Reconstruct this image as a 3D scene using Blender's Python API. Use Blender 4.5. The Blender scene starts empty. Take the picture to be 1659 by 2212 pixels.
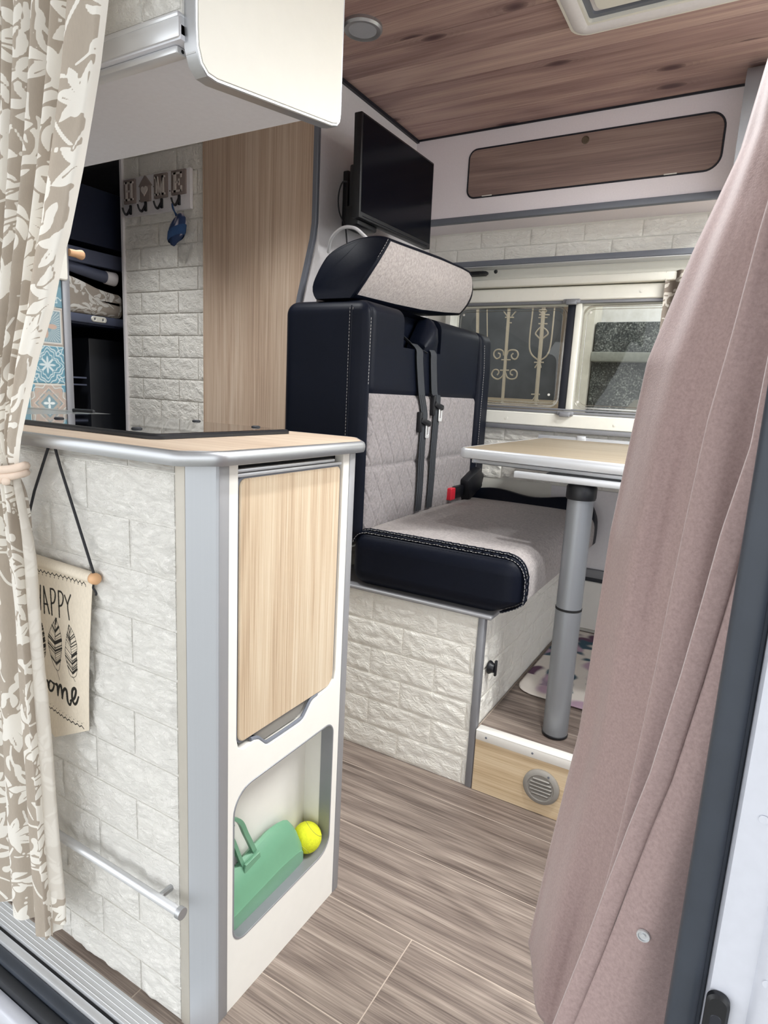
import bpy, bmesh, math, random
import numpy as np
from mathutils import Vector, Matrix, noise
from mathutils.geometry import tessellate_polygon

random.seed(7); np.random.seed(7)
SC = bpy.context.scene
COL = SC.collection

# ------------------------------------------------------------------ camera
cam_d = bpy.data.cameras.new('camera'); cam = bpy.data.objects.new('camera', cam_d); COL.objects.link(cam)
_r = (0.8624116381429209, 0.5036667948598703, 0.05065497163387895)
_d = (0.13702801245329277, -0.13594741649424918, -0.9811939786564323)
_f = (-0.48730841383947393, 0.8531342565529323, -0.18625909399847174)
cam.matrix_world = Matrix(((_r[0], -_d[0], -_f[0], 0), (_r[1], -_d[1], -_f[1], 0), (_r[2], -_d[2], -_f[2], 1.0), (0, 0, 0, 1)))
cam_d.sensor_fit = 'HORIZONTAL'; cam_d.sensor_width = 36.0
cam_d.lens = 36.0 * 1342.3176 / 1659.0
cam_d.clip_start = 0.02
SC.camera = cam
# ------------------------------------------------------------------ world: bright overcast sky
W = bpy.data.worlds.new('overcast_sky'); SC.world = W; W.use_nodes = True
_nt = W.node_tree; _nt.nodes.clear()
_bg = _nt.nodes.new('ShaderNodeBackground'); _wo = _nt.nodes.new('ShaderNodeOutputWorld')
_bg.inputs['Color'].default_value = (0.955, 0.98, 1.0, 1); _bg.inputs['Strength'].default_value = 1.75
_nt.links.new(_bg.outputs[0], _wo.inputs[0])
# ------------------------------------------------------------------ exposure
SC.view_settings.view_transform = 'Standard'; SC.view_settings.look = 'None'
SC.view_settings.gamma = 1.0; SC.view_settings.use_curve_mapping = False
SC.view_settings.exposure = 0.58
SC.cycles.max_bounces = 16; SC.cycles.diffuse_bounces = 10; SC.cycles.transparent_max_bounces = 12
SC.cycles.use_denoising = True
SC.cycles.sample_clamp_indirect = 8.0

# ------------------------------------------------------------------ helpers: materials
def lin(h):
    h = h.lstrip('#'); v = [int(h[i:i + 2], 16) / 255 for i in (0, 2, 4)]
    return tuple((c / 12.92 if c <= .04045 else ((c + .055) / 1.055) ** 2.4) for c in v) + (1,)

class NT:
    def __init__(s, name):
        s.m = bpy.data.materials.new(name); s.m.use_nodes = True; s.t = s.m.node_tree
        s.t.nodes.clear()
        s.out = s.n('ShaderNodeOutputMaterial'); s.p = s.n('ShaderNodeBsdfPrincipled')
        s.l(s.p.outputs[0], s.out.inputs[0])
    def n(s, ty, **kw):
        x = s.t.nodes.new(ty)
        for k, v in kw.items(): setattr(x, k, v)
        return x
    def l(s, a, b): s.t.links.new(a, b)
    def set(s, nd, **kw):
        for k, v in kw.items(): nd.inputs[k.replace('_', ' ')].default_value = v
        return nd
    def coord(s, scale=(1, 1, 1), rnd=0.0, which='Object'):
        tc = s.n('ShaderNodeTexCoord'); o = tc.outputs[which]
        if rnd:
            oi = s.n('ShaderNodeObjectInfo'); mu = s.n('ShaderNodeVectorMath', operation='SCALE')
            cx = s.n('ShaderNodeCombineXYZ')
            for i in range(3): s.l(oi.outputs['Random'], cx.inputs[i])
            s.l(cx.outputs[0], mu.inputs[0]); mu.inputs['Scale'].default_value = rnd
            ad = s.n('ShaderNodeVectorMath', operation='ADD'); s.l(o, ad.inputs[0]); s.l(mu.outputs[0], ad.inputs[1]); o = ad.outputs[0]
        mp = s.n('ShaderNodeMapping'); s.l(o, mp.inputs[0]); mp.inputs['Scale'].default_value = scale
        return mp.outputs[0]
    def noise(s, vec, scale=5, detail=3, rough=.55, dist=0):
        x = s.n('ShaderNodeTexNoise'); s.l(vec, x.inputs['Vector'])
        x.inputs['Scale'].default_value = scale; x.inputs['Detail'].default_value = detail
        x.inputs['Roughness'].default_value = rough; x.inputs['Distortion'].default_value = dist
        return x.outputs['Fac']
    def ramp(s, fac, stops, interp='LINEAR'):
        r = s.n('ShaderNodeValToRGB'); r.color_ramp.interpolation = interp
        e = r.color_ramp.elements
        while len(e) < len(stops): e.new(0.5)
        for i, (p, c) in enumerate(stops):
            e[i].position = p; e[i].color = lin(c) if isinstance(c, str) else (c, c, c, 1)
        s.l(fac, r.inputs[0]); return r.outputs[0]
    def mix(s, fac, a, b, blend='MIX'):
        x = s.n('ShaderNodeMix', data_type='RGBA', blend_type=blend)
        for si, v in ((0, fac), (6, a), (7, b)):
            sock = x.inputs[si]
            if isinstance(v, (int, float)): sock.default_value = v if si == 0 else (v, v, v, 1)
            elif isinstance(v, str): sock.default_value = lin(v)
            elif isinstance(v, tuple): sock.default_value = v
            else: s.l(v, sock)
        return x.outputs[2]
    def math(s, op, a, b=0.0, c=None):
        x = s.n('ShaderNodeMath', operation=op)
        for i, v in enumerate((a, b, c)):
            if v is None: continue
            if isinstance(v, (int, float)): x.inputs[i].default_value = v
            else: s.l(v, x.inputs[i])
        return x.outputs[0]
    def bump(s, h, strength=.3, dist=.002):
        b = s.n('ShaderNodeBump'); b.inputs['Strength'].default_value = strength; b.inputs['Distance'].default_value = dist
        s.l(h, b.inputs['Height']); s.l(b.outputs[0], s.p.inputs['Normal'])
    def base(s, v):
        if isinstance(v, str): s.p.inputs['Base Color'].default_value = lin(v)
        else: s.l(v, s.p.inputs['Base Color'])
    def pr(s, **kw):
        for k, v in kw.items(): s.p.inputs[k.replace('_', ' ')].default_value = v

def plain(name, col, rough=.5, metal=0., var=.04, scale=40, bump=0., bscale=300, spec=.5, coat=0.):
    t = NT(name); v = t.coord()
    n = t.noise(v, scale, 4)
    c = lin(col); lo = tuple(x * (1 - var * 2.2) for x in c[:3]) + (1,); hi = tuple(min(1, x * (1 + var * 1.6)) for x in c[:3]) + (1,)
    t.base(t.mix(n, lo, hi)); t.pr(Roughness=rough, Metallic=metal, Specular_IOR_Level=spec, Coat_Weight=coat)
    if bump: t.bump(t.noise(v, bscale, 3), bump, .001)
    return t.m

def wood(name, stops, axis='x', A=8., L=.9, rings=8., wr=.14, FA=420., FL=4., wf=.8, MA=70., ML=1.2, wm=.6, wp=.25, rough=.5, knots=0, knot_col='#4a3030', bump=.1, rnd=9.0, kscale=5.0, tone=0.0):
    """plank / veneer: contour rings of a stretched noise (cathedral figure) + mid streaks + fine pores, all along one axis"""
    t = NT(name)
    def st(al, ac): return {'x': (al, ac, ac), 'y': (ac, al, ac), 'z': (ac, ac, al)}[axis]
    big = t.noise(t.coord(st(L, A), rnd), 1.0, 1.5, .45, .15)
    ph = t.math('FRACT', t.math('MULTIPLY', big, rings))
    ring = t.math('SUBTRACT', t.math('ABSOLUTE', t.math('MULTIPLY_ADD', ph, 2.0, -1.0)), .5)
    fn = t.noise(t.coord(st(FL, FA), rnd), 1.0, 3, .6, .25)
    md = t.noise(t.coord(st(ML, MA), rnd), 1.0, 3, .6, .3)
    pa = t.noise(t.coord(st(L * 1.3, A * .6), rnd + 3), 1.0, 2, .5)
    f = t.math('ADD', .5, t.math('MULTIPLY', ring, wr))
    for n_, w_ in ((fn, wf), (md, wm), (pa, wp)): f = t.math('ADD', f, t.math('MULTIPLY', t.math('SUBTRACT', n_, .5), w_))
    if tone:
        oi = t.n('ShaderNodeObjectInfo'); f = t.math('ADD', f, t.math('MULTIPLY', t.math('SUBTRACT', oi.outputs['Random'], .5), tone))
    col = t.ramp(f, stops)
    if knots:
        kv = t.coord({'x': (kscale * .42, kscale, 1), 'y': (kscale, kscale * .42, 1), 'z': (kscale, 1, kscale * .42)}[axis], rnd)
        wob = t.n('ShaderNodeVectorMath', operation='ADD'); t.l(kv, wob.inputs[0])
        vo = t.n('ShaderNodeTexVoronoi', voronoi_dimensions='2D'); t.l(kv, vo.inputs['Vector']); vo.inputs['Scale'].default_value = 1.0
        d = t.math('ADD', vo.outputs['Distance'], t.math('MULTIPLY', t.math('SUBTRACT', md, .5), .10))
        halo = t.ramp(d, [(0.0, .75), (.26, 0.0)])
        k = t.ramp(d, [(0.02, 1.0), (.05, .8), (.085, 0.0)])
        rr = t.math('FRACT', t.math('MULTIPLY', d, 26.0))
        col = t.mix(t.math('MULTIPLY', halo, t.math('MULTIPLY_ADD', rr, .45, .25)), col, knot_col)
        col = t.mix(t.math('MULTIPLY', k, knots), col, knot_col)
    t.base(col); t.pr(Roughness=rough)
    t.bump(fn, bump, .0005)
    return t.m

def brushed(name, col='#b9bcc0', rough=.38, axis='x', metal=.85):
    t = NT(name)
    s = {'x': (2, 300, 300), 'y': (300, 2, 300), 'z': (300, 300, 2)}[axis]
    n = t.noise(t.coord(s), 1, 3)
    c = lin(col)
    t.base(t.mix(n, tuple(x * .97 for x in c[:3]) + (1,), tuple(min(1, x * 1.025) for x in c[:3]) + (1,)))
    t.pr(Metallic=metal, Roughness=rough); return t.m

M = {}
M['foam'] = (lambda t: (t.base(t.mix(t.noise(t.coord((1, 1, 1), 5), 14, 4), '#e9e7e1', '#f1efea')), t.pr(Roughness=.62),
             t.bump(t.math('ADD', t.math('MULTIPLY', t.noise(t.coord((1, 1, 1.6), 7), 58, 6, .66, 2.2), 1.0), t.math('MULTIPLY', t.noise(t.coord((1, 1, 1.3), 3), 150, 4, .6, 1.5), .5)), .82, .007), t.m)[-1])(NT('embossed_foam_brick'))
M['foam_soft'] = (lambda t: (t.base(t.mix(t.noise(t.coord((1, 1, 1), 5), 14, 4), '#ebe8de', '#f3f0e8')), t.pr(Roughness=.6),
             t.bump(t.noise(t.coord((1, 1, 1.6), 7), 42, 5, .6, 1.4), .7, .008), t.m)[-1])(NT('embossed_foam_brick_cream'))
M['white'] = plain('white_laminate', '#e2dfd8', .42, var=.015)
M['overhead_white'] = plain('cream_white_laminate', '#cbc8be', .42, var=.015)
M['cream'] = plain('cream_plastic', '#e2e0d6', .4, var=.02)
M['underside'] = plain('grey_underside', '#d8d9e0', .55, var=.03, scale=120)
M['bulkhead'] = plain('bulkhead_laminate', '#e2dfe0', .55, var=.03, scale=120)
M['locker_white'] = plain('locker_laminate', '#ece5e8', .5, var=.03, scale=200)
M['alu'] = brushed('brushed_aluminium', '#b4b6b9', .36)
M['alu_z'] = brushed('brushed_aluminium_upright', '#b4b8bd', .42, 'z', .30)
M['alu_leg'] = brushed('satin_aluminium_leg', '#8d9094', .4, 'z', .5)
M['alu_dark'] = brushed('grey_aluminium', '#98989a', .45, 'z', .35)
M['alu_pale'] = brushed('pale_aluminium', '#d5d7da', .34, 'x', .5)
M['steel'] = brushed('stainless_steel', '#b9bab8', .28, 'x', .95)
M['grey_edge'] = plain('grey_edging', '#8b8c90', .42, .35, var=.03)
M['grey_trim'] = plain('dark_grey_trim', '#6f737c', .5, .1, var=.03)
M['grey_plastic'] = plain('grey_plastic', '#8d8982', .55, var=.03)
M['gap'] = plain('shadow_black', '#0b0b0d', .8)
M['black'] = plain('black_plastic', '#0b0d13', .42, var=.1)
M['rubber'] = plain('black_rubber', '#1d2026', .6, var=.1, bump=.1)
M['seal'] = plain('door_seal_rubber', '#343a44', .5, var=.12, scale=25, bump=.05)
M['gasket'] = plain('black_gasket', '#191c26', .5)
M['leather'] = (lambda t: (t.base(t.mix(t.noise(t.coord(), 6, 4), '#070b15', '#0d1220')), t.pr(Roughness=.46, Specular_IOR_Level=.16),
               t.bump(t.noise(t.coord(), 520, 3, .6), .22, .0008), t.m)[-1])(NT('black_leather'))
def fabric(name, a, b, q=False):
    t = NT(name); v = t.coord()
    n = t.noise(t.coord((1, 1, .35)), 420, 3, .7); n2 = t.noise(v, 130, 3, .6)
    f = t.ramp(t.math('ADD', t.math('MULTIPLY', n, .5), t.math('MULTIPLY', n2, .5)), [(.36, a), (.64, b)])
    t.base(f); t.pr(Roughness=.95, Sheen_Weight=.15)
    h = t.math('ADD', t.math('MULTIPLY', n, .4), n2)
    if q:   # quilted rhombus stitch lines
        tc = t.n('ShaderNodeTexCoord'); sp = t.n('ShaderNodeSeparateXYZ'); t.l(tc.outputs['Object'], sp.inputs[0])
        u = t.math('ADD', sp.outputs[1], t.math('MULTIPLY', sp.outputs[2], .62)); w = t.math('SUBTRACT', sp.outputs[1], t.math('MULTIPLY', sp.outputs[2], .62))
        g = []
        for c in (u, w):
            fr = t.math('FRACT', t.math('MULTIPLY', c, 16.0)); g.append(t.math('ABSOLUTE', t.math('SUBTRACT', fr, .5)))
        ln = t.math('MINIMUM', t.math('MINIMUM', g[0], g[1]), .12)
        h = t.math('ADD', t.math('MULTIPLY', h, .35), t.math('MULTIPLY', ln, 14.0))
        t.bump(h, .7, .0022)
    else: t.bump(h, .35, .0012)
    return t.m
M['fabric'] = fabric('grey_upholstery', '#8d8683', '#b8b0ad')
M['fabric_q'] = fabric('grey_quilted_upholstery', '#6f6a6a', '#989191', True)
M['thread'] = plain('grey_thread', '#a9a7a5', .8)
M['belt'] = plain('belt_webbing', '#2e3136', .75, var=.08, bump=.2)
M['chrome'] = plain('chrome', '#ececec', .28, .55)
M['red'] = plain('red_plastic', '#d02638', .4)
M['oak'] = wood('pale_oak', [(.24, '#988269'), (.42, '#b7a187'), (.56, '#c5b39a'), (.76, '#d3c6b1')], 'z', A=9, L=.75, rings=8, wr=.11, FA=560, FL=5, wf=.75, MA=90, ML=1.0, wm=.42, rnd=4)
M['oak_x'] = wood('pale_oak_lying', [(.26, '#b59a76'), (.44, '#ccb491'), (.58, '#d8c3a2'), (.78, '#e3d3b7')], 'x', A=9, L=.9, rings=7, wr=.14, FA=420, FL=6, wf=.6, MA=60, ML=1.2, wm=.5, rnd=4)
M['oak_top'] = wood('worktop_oak', [(.26, '#a8917b'), (.44, '#bda893'), (.58, '#cab7a2'), (.78, '#d6c7b5')], 'x', A=8, L=.7, rings=6, wr=.12, FA=420, FL=5, wf=.6, MA=60, ML=1.0, wm=.5, rnd=4)
M['oak_bath'] = wood('brown_oak', [(.24, '#9b8472'), (.44, '#bba38d'), (.58, '#cab5a0'), (.78, '#d9c9b6')], 'z', A=7, L=.5, rings=6, wr=.11, FA=420, FL=4, wf=.7, MA=70, ML=.8, wm=.45, rnd=4)
M['table'] = wood('table_oak', [(.3, '#766a56'), (.5, '#867966'), (.75, '#958975')], 'x', A=7, L=.7, rings=5, wr=.1, FA=300, FL=5, wf=.5, MA=40, ML=1, wm=.4)
M['locker'] = wood('grey_walnut', [(.26, '#6f5c57'), (.44, '#857069'), (.58, '#957f76'), (.78, '#a58f84')], 'x', A=8, L=.7, rings=6, wr=.14, FA=380, FL=6, wf=.5, MA=50, ML=1.0, wm=.5, rnd=5, bump=.05)
M['plank'] = wood('floor_vinyl_oak', [(.22, '#52463f'), (.42, '#6f625a'), (.57, '#82756b'), (.80, '#9c8f84')], 'x', A=6.5, L=1.15, rings=12, wr=.13, FA=360, FL=7, wf=.95, MA=48, ML=2.0, wm=.7, wp=.3, rnd=17, rough=.5, knots=.35, knot_col='#66564f', kscale=1.9, tone=.10)
M['pine'] = wood('knotty_pine', [(.22, '#846763'), (.42, '#a0837e'), (.57, '#b3978e'), (.80, '#caafa3')], 'x', A=8, L=.8, rings=6, wr=.16, FA=260, FL=5, wf=.6, MA=40, ML=1.2, wm=.6, wp=.3, rnd=13, rough=.5, knots=.95, knot_col='#53393c', kscale=5.2, tone=.14)
M['joint'] = plain('pale_joint', '#aa9c8f', .7)
M['velour'] = (lambda t: (t.base(t.ramp(t.noise(t.coord(), 300, 4, .7), [(.3, '#94807e'), (.7, '#aa9491')])), t.pr(Roughness=.95, Sheen_Weight=.25, Sheen_Roughness=.4),
              t.bump(t.noise(t.coord(), 480, 3, .7), .3, .001), t.m)[-1])(NT('pink_velour'))
M['paint'] = plain('silver_paint', '#cdd0da', .3, .1, var=.03, scale=90, coat=.4)
M['mint'] = plain('mint_plastic', '#669477', .28, var=.03, scale=30)
M['tennis'] = plain('tennis_felt', '#cdd124', .9, var=.12, scale=220, bump=.5, bscale=420)
M['bristle'] = plain('grey_bristle', '#8f9290', .8)
M['cord'] = plain('black_cord', '#26262a', .8)
M['beech'] = plain('beech_bead', '#d3a67c', .5, var=.1)
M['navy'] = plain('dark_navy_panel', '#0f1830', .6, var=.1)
M['navy_grey'] = plain('slate_rail', '#50566a', .5, var=.05)  # plain grey-navy of the bunk rails, shelf and roll
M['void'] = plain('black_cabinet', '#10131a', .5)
M['peach'] = plain('peach_tieback', '#decbbb', .85, bump=.4)
M['white_cable'] = plain('white_cable', '#e8e8ea', .45)
M['screen'] = plain('tv_screen', '#03060f', .16, var=.02, spec=.12)
M['diffuser'] = plain('frosted_lens', '#a9acb4', .6)
M['asphalt'] = plain('pale_paving', '#aaa8a2', .9, var=.12, scale=60, bump=.3)
M['render'] = plain('house_render', '#cfcabd', .85, var=.06, scale=30, bump=.4, bscale=120)
M['speck'] = (lambda t: (t.base(t.ramp(t.math('ADD', t.math('MULTIPLY', t.noise(t.coord(), 110, 5, .8), .75), t.math('MULTIPLY', t.noise(t.coord(), 9, 3), .25)), [(.42, '#1b1f1f'), (.50, '#383c3a'), (.56, '#666a66'), (.64, '#b5b7b0')])), t.pr(Roughness=.85), t.m)[-1])(NT('dark_speckled_stone'))
M['house_glass'] = plain('dark_window_pane', '#55575a', .5, var=.25, scale=7, spec=.2)
M['brownframe'] = plain('brown_window_frame', '#5f5040', .6)
M['sillstone'] = plain('beige_sill', '#8f7f69', .7)
M['iron'] = plain('painted_iron', '#a39886', .5, var=.05)

def emit(name, col, k):
    t = NT(name); t.base(col); t.p.inputs['Emission Color'].default_value = lin(col); t.p.inputs['Emission Strength'].default_value = k; return t.m
M['fill_lens'] = emit('fill_panel_lens', '#fff3e2', 2.0)  # glowing lens of the added fill panels

def attr_mat(name, layers, base, rough=.85, bump=.25, bscale=600, translucent=0.0, weave=.05, soft=0.0):
    """flat print on real cloth/ceramic: colour attributes hold how much of each ink is printed."""
    t = NT(name); n = t.noise(t.coord((1, 1, .3)), 380, 3, .7)
    b = lin(base); c = t.mix(n, tuple(x * (1 - weave * 2) for x in b[:3]) + (1,), tuple(min(1, x * (1 + weave)) for x in b[:3]) + (1,))
    for a, ink in layers:
        at = t.n('ShaderNodeAttribute'); at.attribute_name = a
        k = t.ramp(at.outputs['Fac'], [(.5 - soft, 0.0), (.5 + soft, 1.0)]) if soft else at.outputs['Fac']
        c = t.mix(k, c, ink)
    t.base(c); t.pr(Roughness=rough)
    if bump: t.bump(t.noise(t.coord(), bscale, 3, .7), bump, .0008)
    if translucent:
        tr = t.n('ShaderNodeBsdfTranslucent'); t.l(c, tr.inputs[0]); mx = t.n('ShaderNodeMixShader'); mx.inputs[0].default_value = translucent
        t.l(t.p.outputs[0], mx.inputs[1]); t.l(tr.outputs[0], mx.inputs[2]); t.l(mx.outputs[0], t.out.inputs[0])
    return t.m
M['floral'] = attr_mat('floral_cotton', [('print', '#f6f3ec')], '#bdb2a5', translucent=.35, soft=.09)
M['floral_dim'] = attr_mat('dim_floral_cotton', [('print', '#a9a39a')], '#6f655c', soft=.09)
M['linen'] = attr_mat('natural_linen', [('print', '#17150f')], '#ddd2c0', weave=.1)
M['tile'] = attr_mat('patterned_tile', [('teal', '#5d8a9a'), ('white', '#d2d9d8'), ('peach', '#b59a8a')], '#a89f95', rough=.35, bump=0)
M['rug'] = attr_mat('printed_rug', [('plum', '#5d3f55'), ('teal', '#33505f'), ('mauve', '#b095a5')], '#dad2c8', bump=.4)
M['pouch'] = attr_mat('blue_floral_cotton', [('print', '#b9b3bb')], '#22365a')
M['pouch_plain'] = plain('blue_cotton', '#27466f', .9, var=.1)

def glassy(name, tint=(1, 1, 1, 1), refl=.12, rough=.02):
    t = NT(name); t.t.nodes.remove(t.p)
    tr = t.n('ShaderNodeBsdfTransparent'); tr.inputs[0].default_value = tint
    gl = t.n('ShaderNodeBsdfGlossy'); gl.inputs['Roughness'].default_value = rough
    lw = t.n('ShaderNodeLayerWeight'); lw.inputs['Blend'].default_value = .25
    sm = t.noise(t.coord(), 6, 4, .6)
    f = t.math('ADD', t.math('MULTIPLY', lw.outputs['Fresnel'], .38), t.math('MULTIPLY', sm, refl))
    mx = t.n('ShaderNodeMixShader'); t.l(f, mx.inputs[0]); t.l(tr.outputs[0], mx.inputs[1]); t.l(gl.outputs[0], mx.inputs[2])
    t.l(mx.outputs[0], t.out.inputs[0]); return t.m
M['acrylic'] = glassy('acrylic_pane', (.94, .945, .93, 1), .03)
M['acrylic_rim'] = glassy('acrylic_rim', (.9, .88, .84, 1), .5, .15)
M['hob_glass'] = plain('black_hob_glass', '#07080a', .04, var=.02, spec=.9, coat=.6)

# ------------------------------------------------------------------ helpers: geometry
ORIG = {}
class B:
    """collects verts/faces in world metres, becomes ONE mesh object"""
    def __init__(s): s.v = []; s.f = []
    def add(s, v, f):
        o = len(s.v); s.v += [tuple(p) for p in v]; s.f += [tuple(i + o for i in q) for q in f]; return s
    def bm(s, bm):
        bm.verts.index_update(); r = s.add([v.co[:] for v in bm.verts], [[v.index for v in f.verts] for f in bm.faces]); bm.free(); return r
    def box(s, x0, x1, y0, y1, z0, z1, bev=0., seg=2, rot=None):
        bm = bmesh.new(); bmesh.ops.create_cube(bm, size=1.0)
        c = Vector(((x0 + x1) / 2, (y0 + y1) / 2, (z0 + z1) / 2)); d = (x1 - x0, y1 - y0, z1 - z0)
        for v in bm.verts: v.co = Vector((v.co.x * d[0], v.co.y * d[1], v.co.z * d[2]))
        if bev: bmesh.ops.bevel(bm, geom=bm.edges[:], offset=min(bev, min(d) * .49), segments=seg, profile=.5, affect='EDGES')
        for v in bm.verts: v.co = (rot @ v.co if rot else v.co) + c
        return s.bm(bm)
    def plate(s, outer, plane, off, thick, holes=(), bev=0.):
        """flat panel with holes. plane 'x': pts (y,z), face at x=off looking +x, body behind it; 'y': pts (x,z) looking -y; 'z': pts (x,y) looking +z"""
        def P(p, d):
            if plane == 'x': return (off - d, p[0], p[1])
            if plane == 'y': return (p[0], off + d, p[1])
            return (p[0], p[1], off - d)
        loops = [_ccw(outer, True)] + [_ccw(h, False) for h in holes]
        b = bev
        vs = []; fs = []; front = []; tess = []
        for lp in loops:
            ins = _inset(lp, b) if b else lp
            n = len(lp); o = len(vs)
            vs += [P(p, 0) for p in ins] + ([P(p, b) for p in lp] if b else []) + [P(p, thick) for p in lp]
            k = 3 if b else 2
            for r in range(k - 1):
                for i in range(n):
                    j = (i + 1) % n; fs.append((o + r * n + i, o + r * n + j, o + (r + 1) * n + j, o + (r + 1) * n + i))
            front += [o + i for i in range(n)]; tess.append([Vector((p[0], p[1], 0)) for p in ins])
            back_off = (k - 1) * n
            lp_back = [o + back_off + i for i in range(n)]
            s_b = getattr(s, '_bk', []); s_b += lp_back; s._bk = s_b
        for t in tessellate_polygon(tess):
            fs.append(tuple(front[i] for i in t)); fs.append(tuple(s._bk[i] for i in reversed(t)))
        s._bk = []
        bm = bmesh.new(); bv = [bm.verts.new(p) for p in vs]
        for f in fs:
            try: bm.faces.new([bv[i] for i in f])
            except ValueError: pass
        bmesh.ops.recalc_face_normals(bm, faces=bm.faces)
        return s.bm(bm)
    def tube(s, pts, r, n=8, closed=False, caps=True, flat=None):
        pts = [Vector(p) for p in pts]; m = len(pts)
        rr = r if isinstance(r, (list, tuple)) else [r] * m
        rings = []; up = None
        for i, p in enumerate(pts):
            a = pts[(i - 1) % m] if (closed or i) else p; c = pts[(i + 1) % m] if (closed or i < m - 1) else p
            t = (c - a).normalized() if (c - a).length else Vector((0, 0, 1))
            if up is None: up = Vector((0, 0, 1)) if abs(t.z) < .9 else Vector((0, 1, 0))
            x = up.cross(t)
            if x.length < 1e-6: x = Vector((1, 0, 0)).cross(t)
            x.normalize(); y = t.cross(x); up = y
            rings.append([p + x * (math.cos(k / n * 6.28318) * rr[i]) + y * (math.sin(k / n * 6.28318) * rr[i] * (flat or 1)) for k in range(n)])
        v = [q for g in rings for q in g]; f = []
        for i in range(m if closed else m - 1):
            for k in range(n):
                j = (i + 1) % m; f.append((i * n + k, i * n + (k + 1) % n, j * n + (k + 1) % n, j * n + k))
        if caps and not closed: f.append(tuple(range(n - 1, -1, -1))); f.append(tuple((m - 1) * n + k for k in range(n)))
        return s.add(v, f)
    def lathe(s, prof, c, axis='z', n=32):
        """prof: (radius, height) pairs, about axis through c"""
        v = []; f = []
        for r, h in prof:
            for k in range(n):
                a = k / n * 6.283185; x, y = r * math.cos(a), r * math.sin(a)
                v.append({'z': (c[0] + x, c[1] + y, c[2] + h), 'y': (c[0] + x, c[1] + h, c[2] + y), 'x': (c[0] + h, c[1] + x, c[2] + y)}[axis])
        for i in range(len(prof) - 1):
            for k in range(n): f.append((i * n + k, i * n + (k + 1) % n, (i + 1) * n + (k + 1) % n, (i + 1) * n + k))
        f.append(tuple(range(n))); f.append(tuple((len(prof) - 1) * n + k for k in range(n)))
        bm = bmesh.new(); bv = [bm.verts.new(p) for p in v]
        for q in f:
            try: bm.faces.new([bv[i] for i in q])
            except ValueError: pass
        bmesh.ops.remove_doubles(bm, verts=bm.verts, dist=1e-6); bmesh.ops.recalc_face_normals(bm, faces=bm.faces)
        return s.bm(bm)
    def loft(s, secs, closed=True, caps=True):
        n = len(secs[0]); v = [p for g in secs for p in g]; f = []
        for i in range(len(secs) - 1):
            for k in range(n if closed else n - 1): f.append((i * n + k, i * n + (k + 1) % n, (i + 1) * n + (k + 1) % n, (i + 1) * n + k))
        if caps: f.append(tuple(range(n - 1, -1, -1))); f.append(tuple((len(secs) - 1) * n + k for k in range(n)))
        bm = bmesh.new(); bv = [bm.verts.new(p) for p in v]
        for q in f:
            try: bm.faces.new([bv[i] for i in q])
            except ValueError: pass
        bmesh.ops.recalc_face_normals(bm, faces=bm.faces)
        return s.bm(bm)
    def obj(s, name, mat, parent=None, angle=35, origin=None, attrs=None, **props):
        V = np.array(s.v, dtype=np.float64)
        lo, hi = V.min(0), V.max(0)
        o = np.array(origin) if origin is not None else np.array(((lo[0] + hi[0]) / 2, (lo[1] + hi[1]) / 2, lo[2] if parent is None else (lo[2] + hi[2]) / 2))
        me = bpy.data.meshes.new(name)
        me.from_pydata((V - o).tolist(), [], s.f); me.update()
        if attrs:
            for k, a in attrs.items():
                at = me.attributes.new(k, 'FLOAT', 'POINT'); at.data.foreach_set('value', np.asarray(a, dtype=np.float32))
        if angle:
            me.polygons.foreach_set('use_smooth', [True] * len(me.polygons)); me.set_sharp_from_angle(angle=math.radians(angle))
        me.materials.append(mat)
        ob = bpy.data.objects.new(name, me); COL.objects.link(ob)
        place(ob, o, parent)
        for k, v in props.items(): ob[k] = v
        return ob

def place(ob, o, parent):
    ORIG[ob.name] = tuple(o)
    if parent is not None:
        ob.parent = parent; ob.location = Vector(o) - Vector(ORIG[parent.name])
    else: ob.location = Vector(o)

def thing(name, label, cat, loc, group=None):
    o = bpy.data.objects.new(name, None); COL.objects.link(o); o.empty_display_size = .05
    place(o, loc, None); o['label'] = label; o['category'] = cat
    if group: o['group'] = group
    return o
def tag(o, label, cat, group=None):
    o['label'] = label; o['category'] = cat
    if group: o['group'] = group
    return o
def struct(o, label=None):
    o['kind'] = 'structure'
    if label: o['label'] = label
    return o

def _area(p): return sum(p[i][0] * p[(i + 1) % len(p)][1] - p[(i + 1) % len(p)][0] * p[i][1] for i in range(len(p))) / 2
def _ccw(p, want): p = list(p); return p if (_area(p) > 0) == want else p[::-1]
def _inset(p, d):
    """offset a loop to its left (CCW shrinks, CW hole grows)"""
    n = len(p); r = []
    for i in range(n):
        a, b, c = Vector(p[i - 1]), Vector(p[i]), Vector(p[(i + 1) % n])
        t1 = (b - a).normalized(); t2 = (c - b).normalized(); nn = Vector((-t1.y - t2.y, t1.x + t2.x))
        L = nn.length
        if L < 1e-6: r.append(tuple(b)); continue
        nn /= L; k = max(.35, nn.dot(Vector((-t1.y, t1.x)))); q = b + nn * (d / k); r.append((q.x, q.y))
    return r
def rrect(a0, a1, b0, b1, r, n=6):
    rs = r if isinstance(r, (list, tuple)) else [r] * 4; out = []
    for (cx, cy, s0, rr) in ((a0, b0, 180, rs[0]), (a1, b0, 270, rs[1]), (a1, b1, 0, rs[2]), (a0, b1, 90, rs[3])):
        x = cx + rr * (1 if cx == a0 else -1); y = cy + rr * (1 if cy == b0 else -1)
        if rr <= 0: out.append((cx, cy)); continue
        for i in range(n + 1):
            a = math.radians(s0 + 90 * i / n); out.append((x + rr * math.cos(a), y + rr * math.sin(a)))
    return out
def lerp(a, b, t): return a + (b - a) * t
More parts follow.
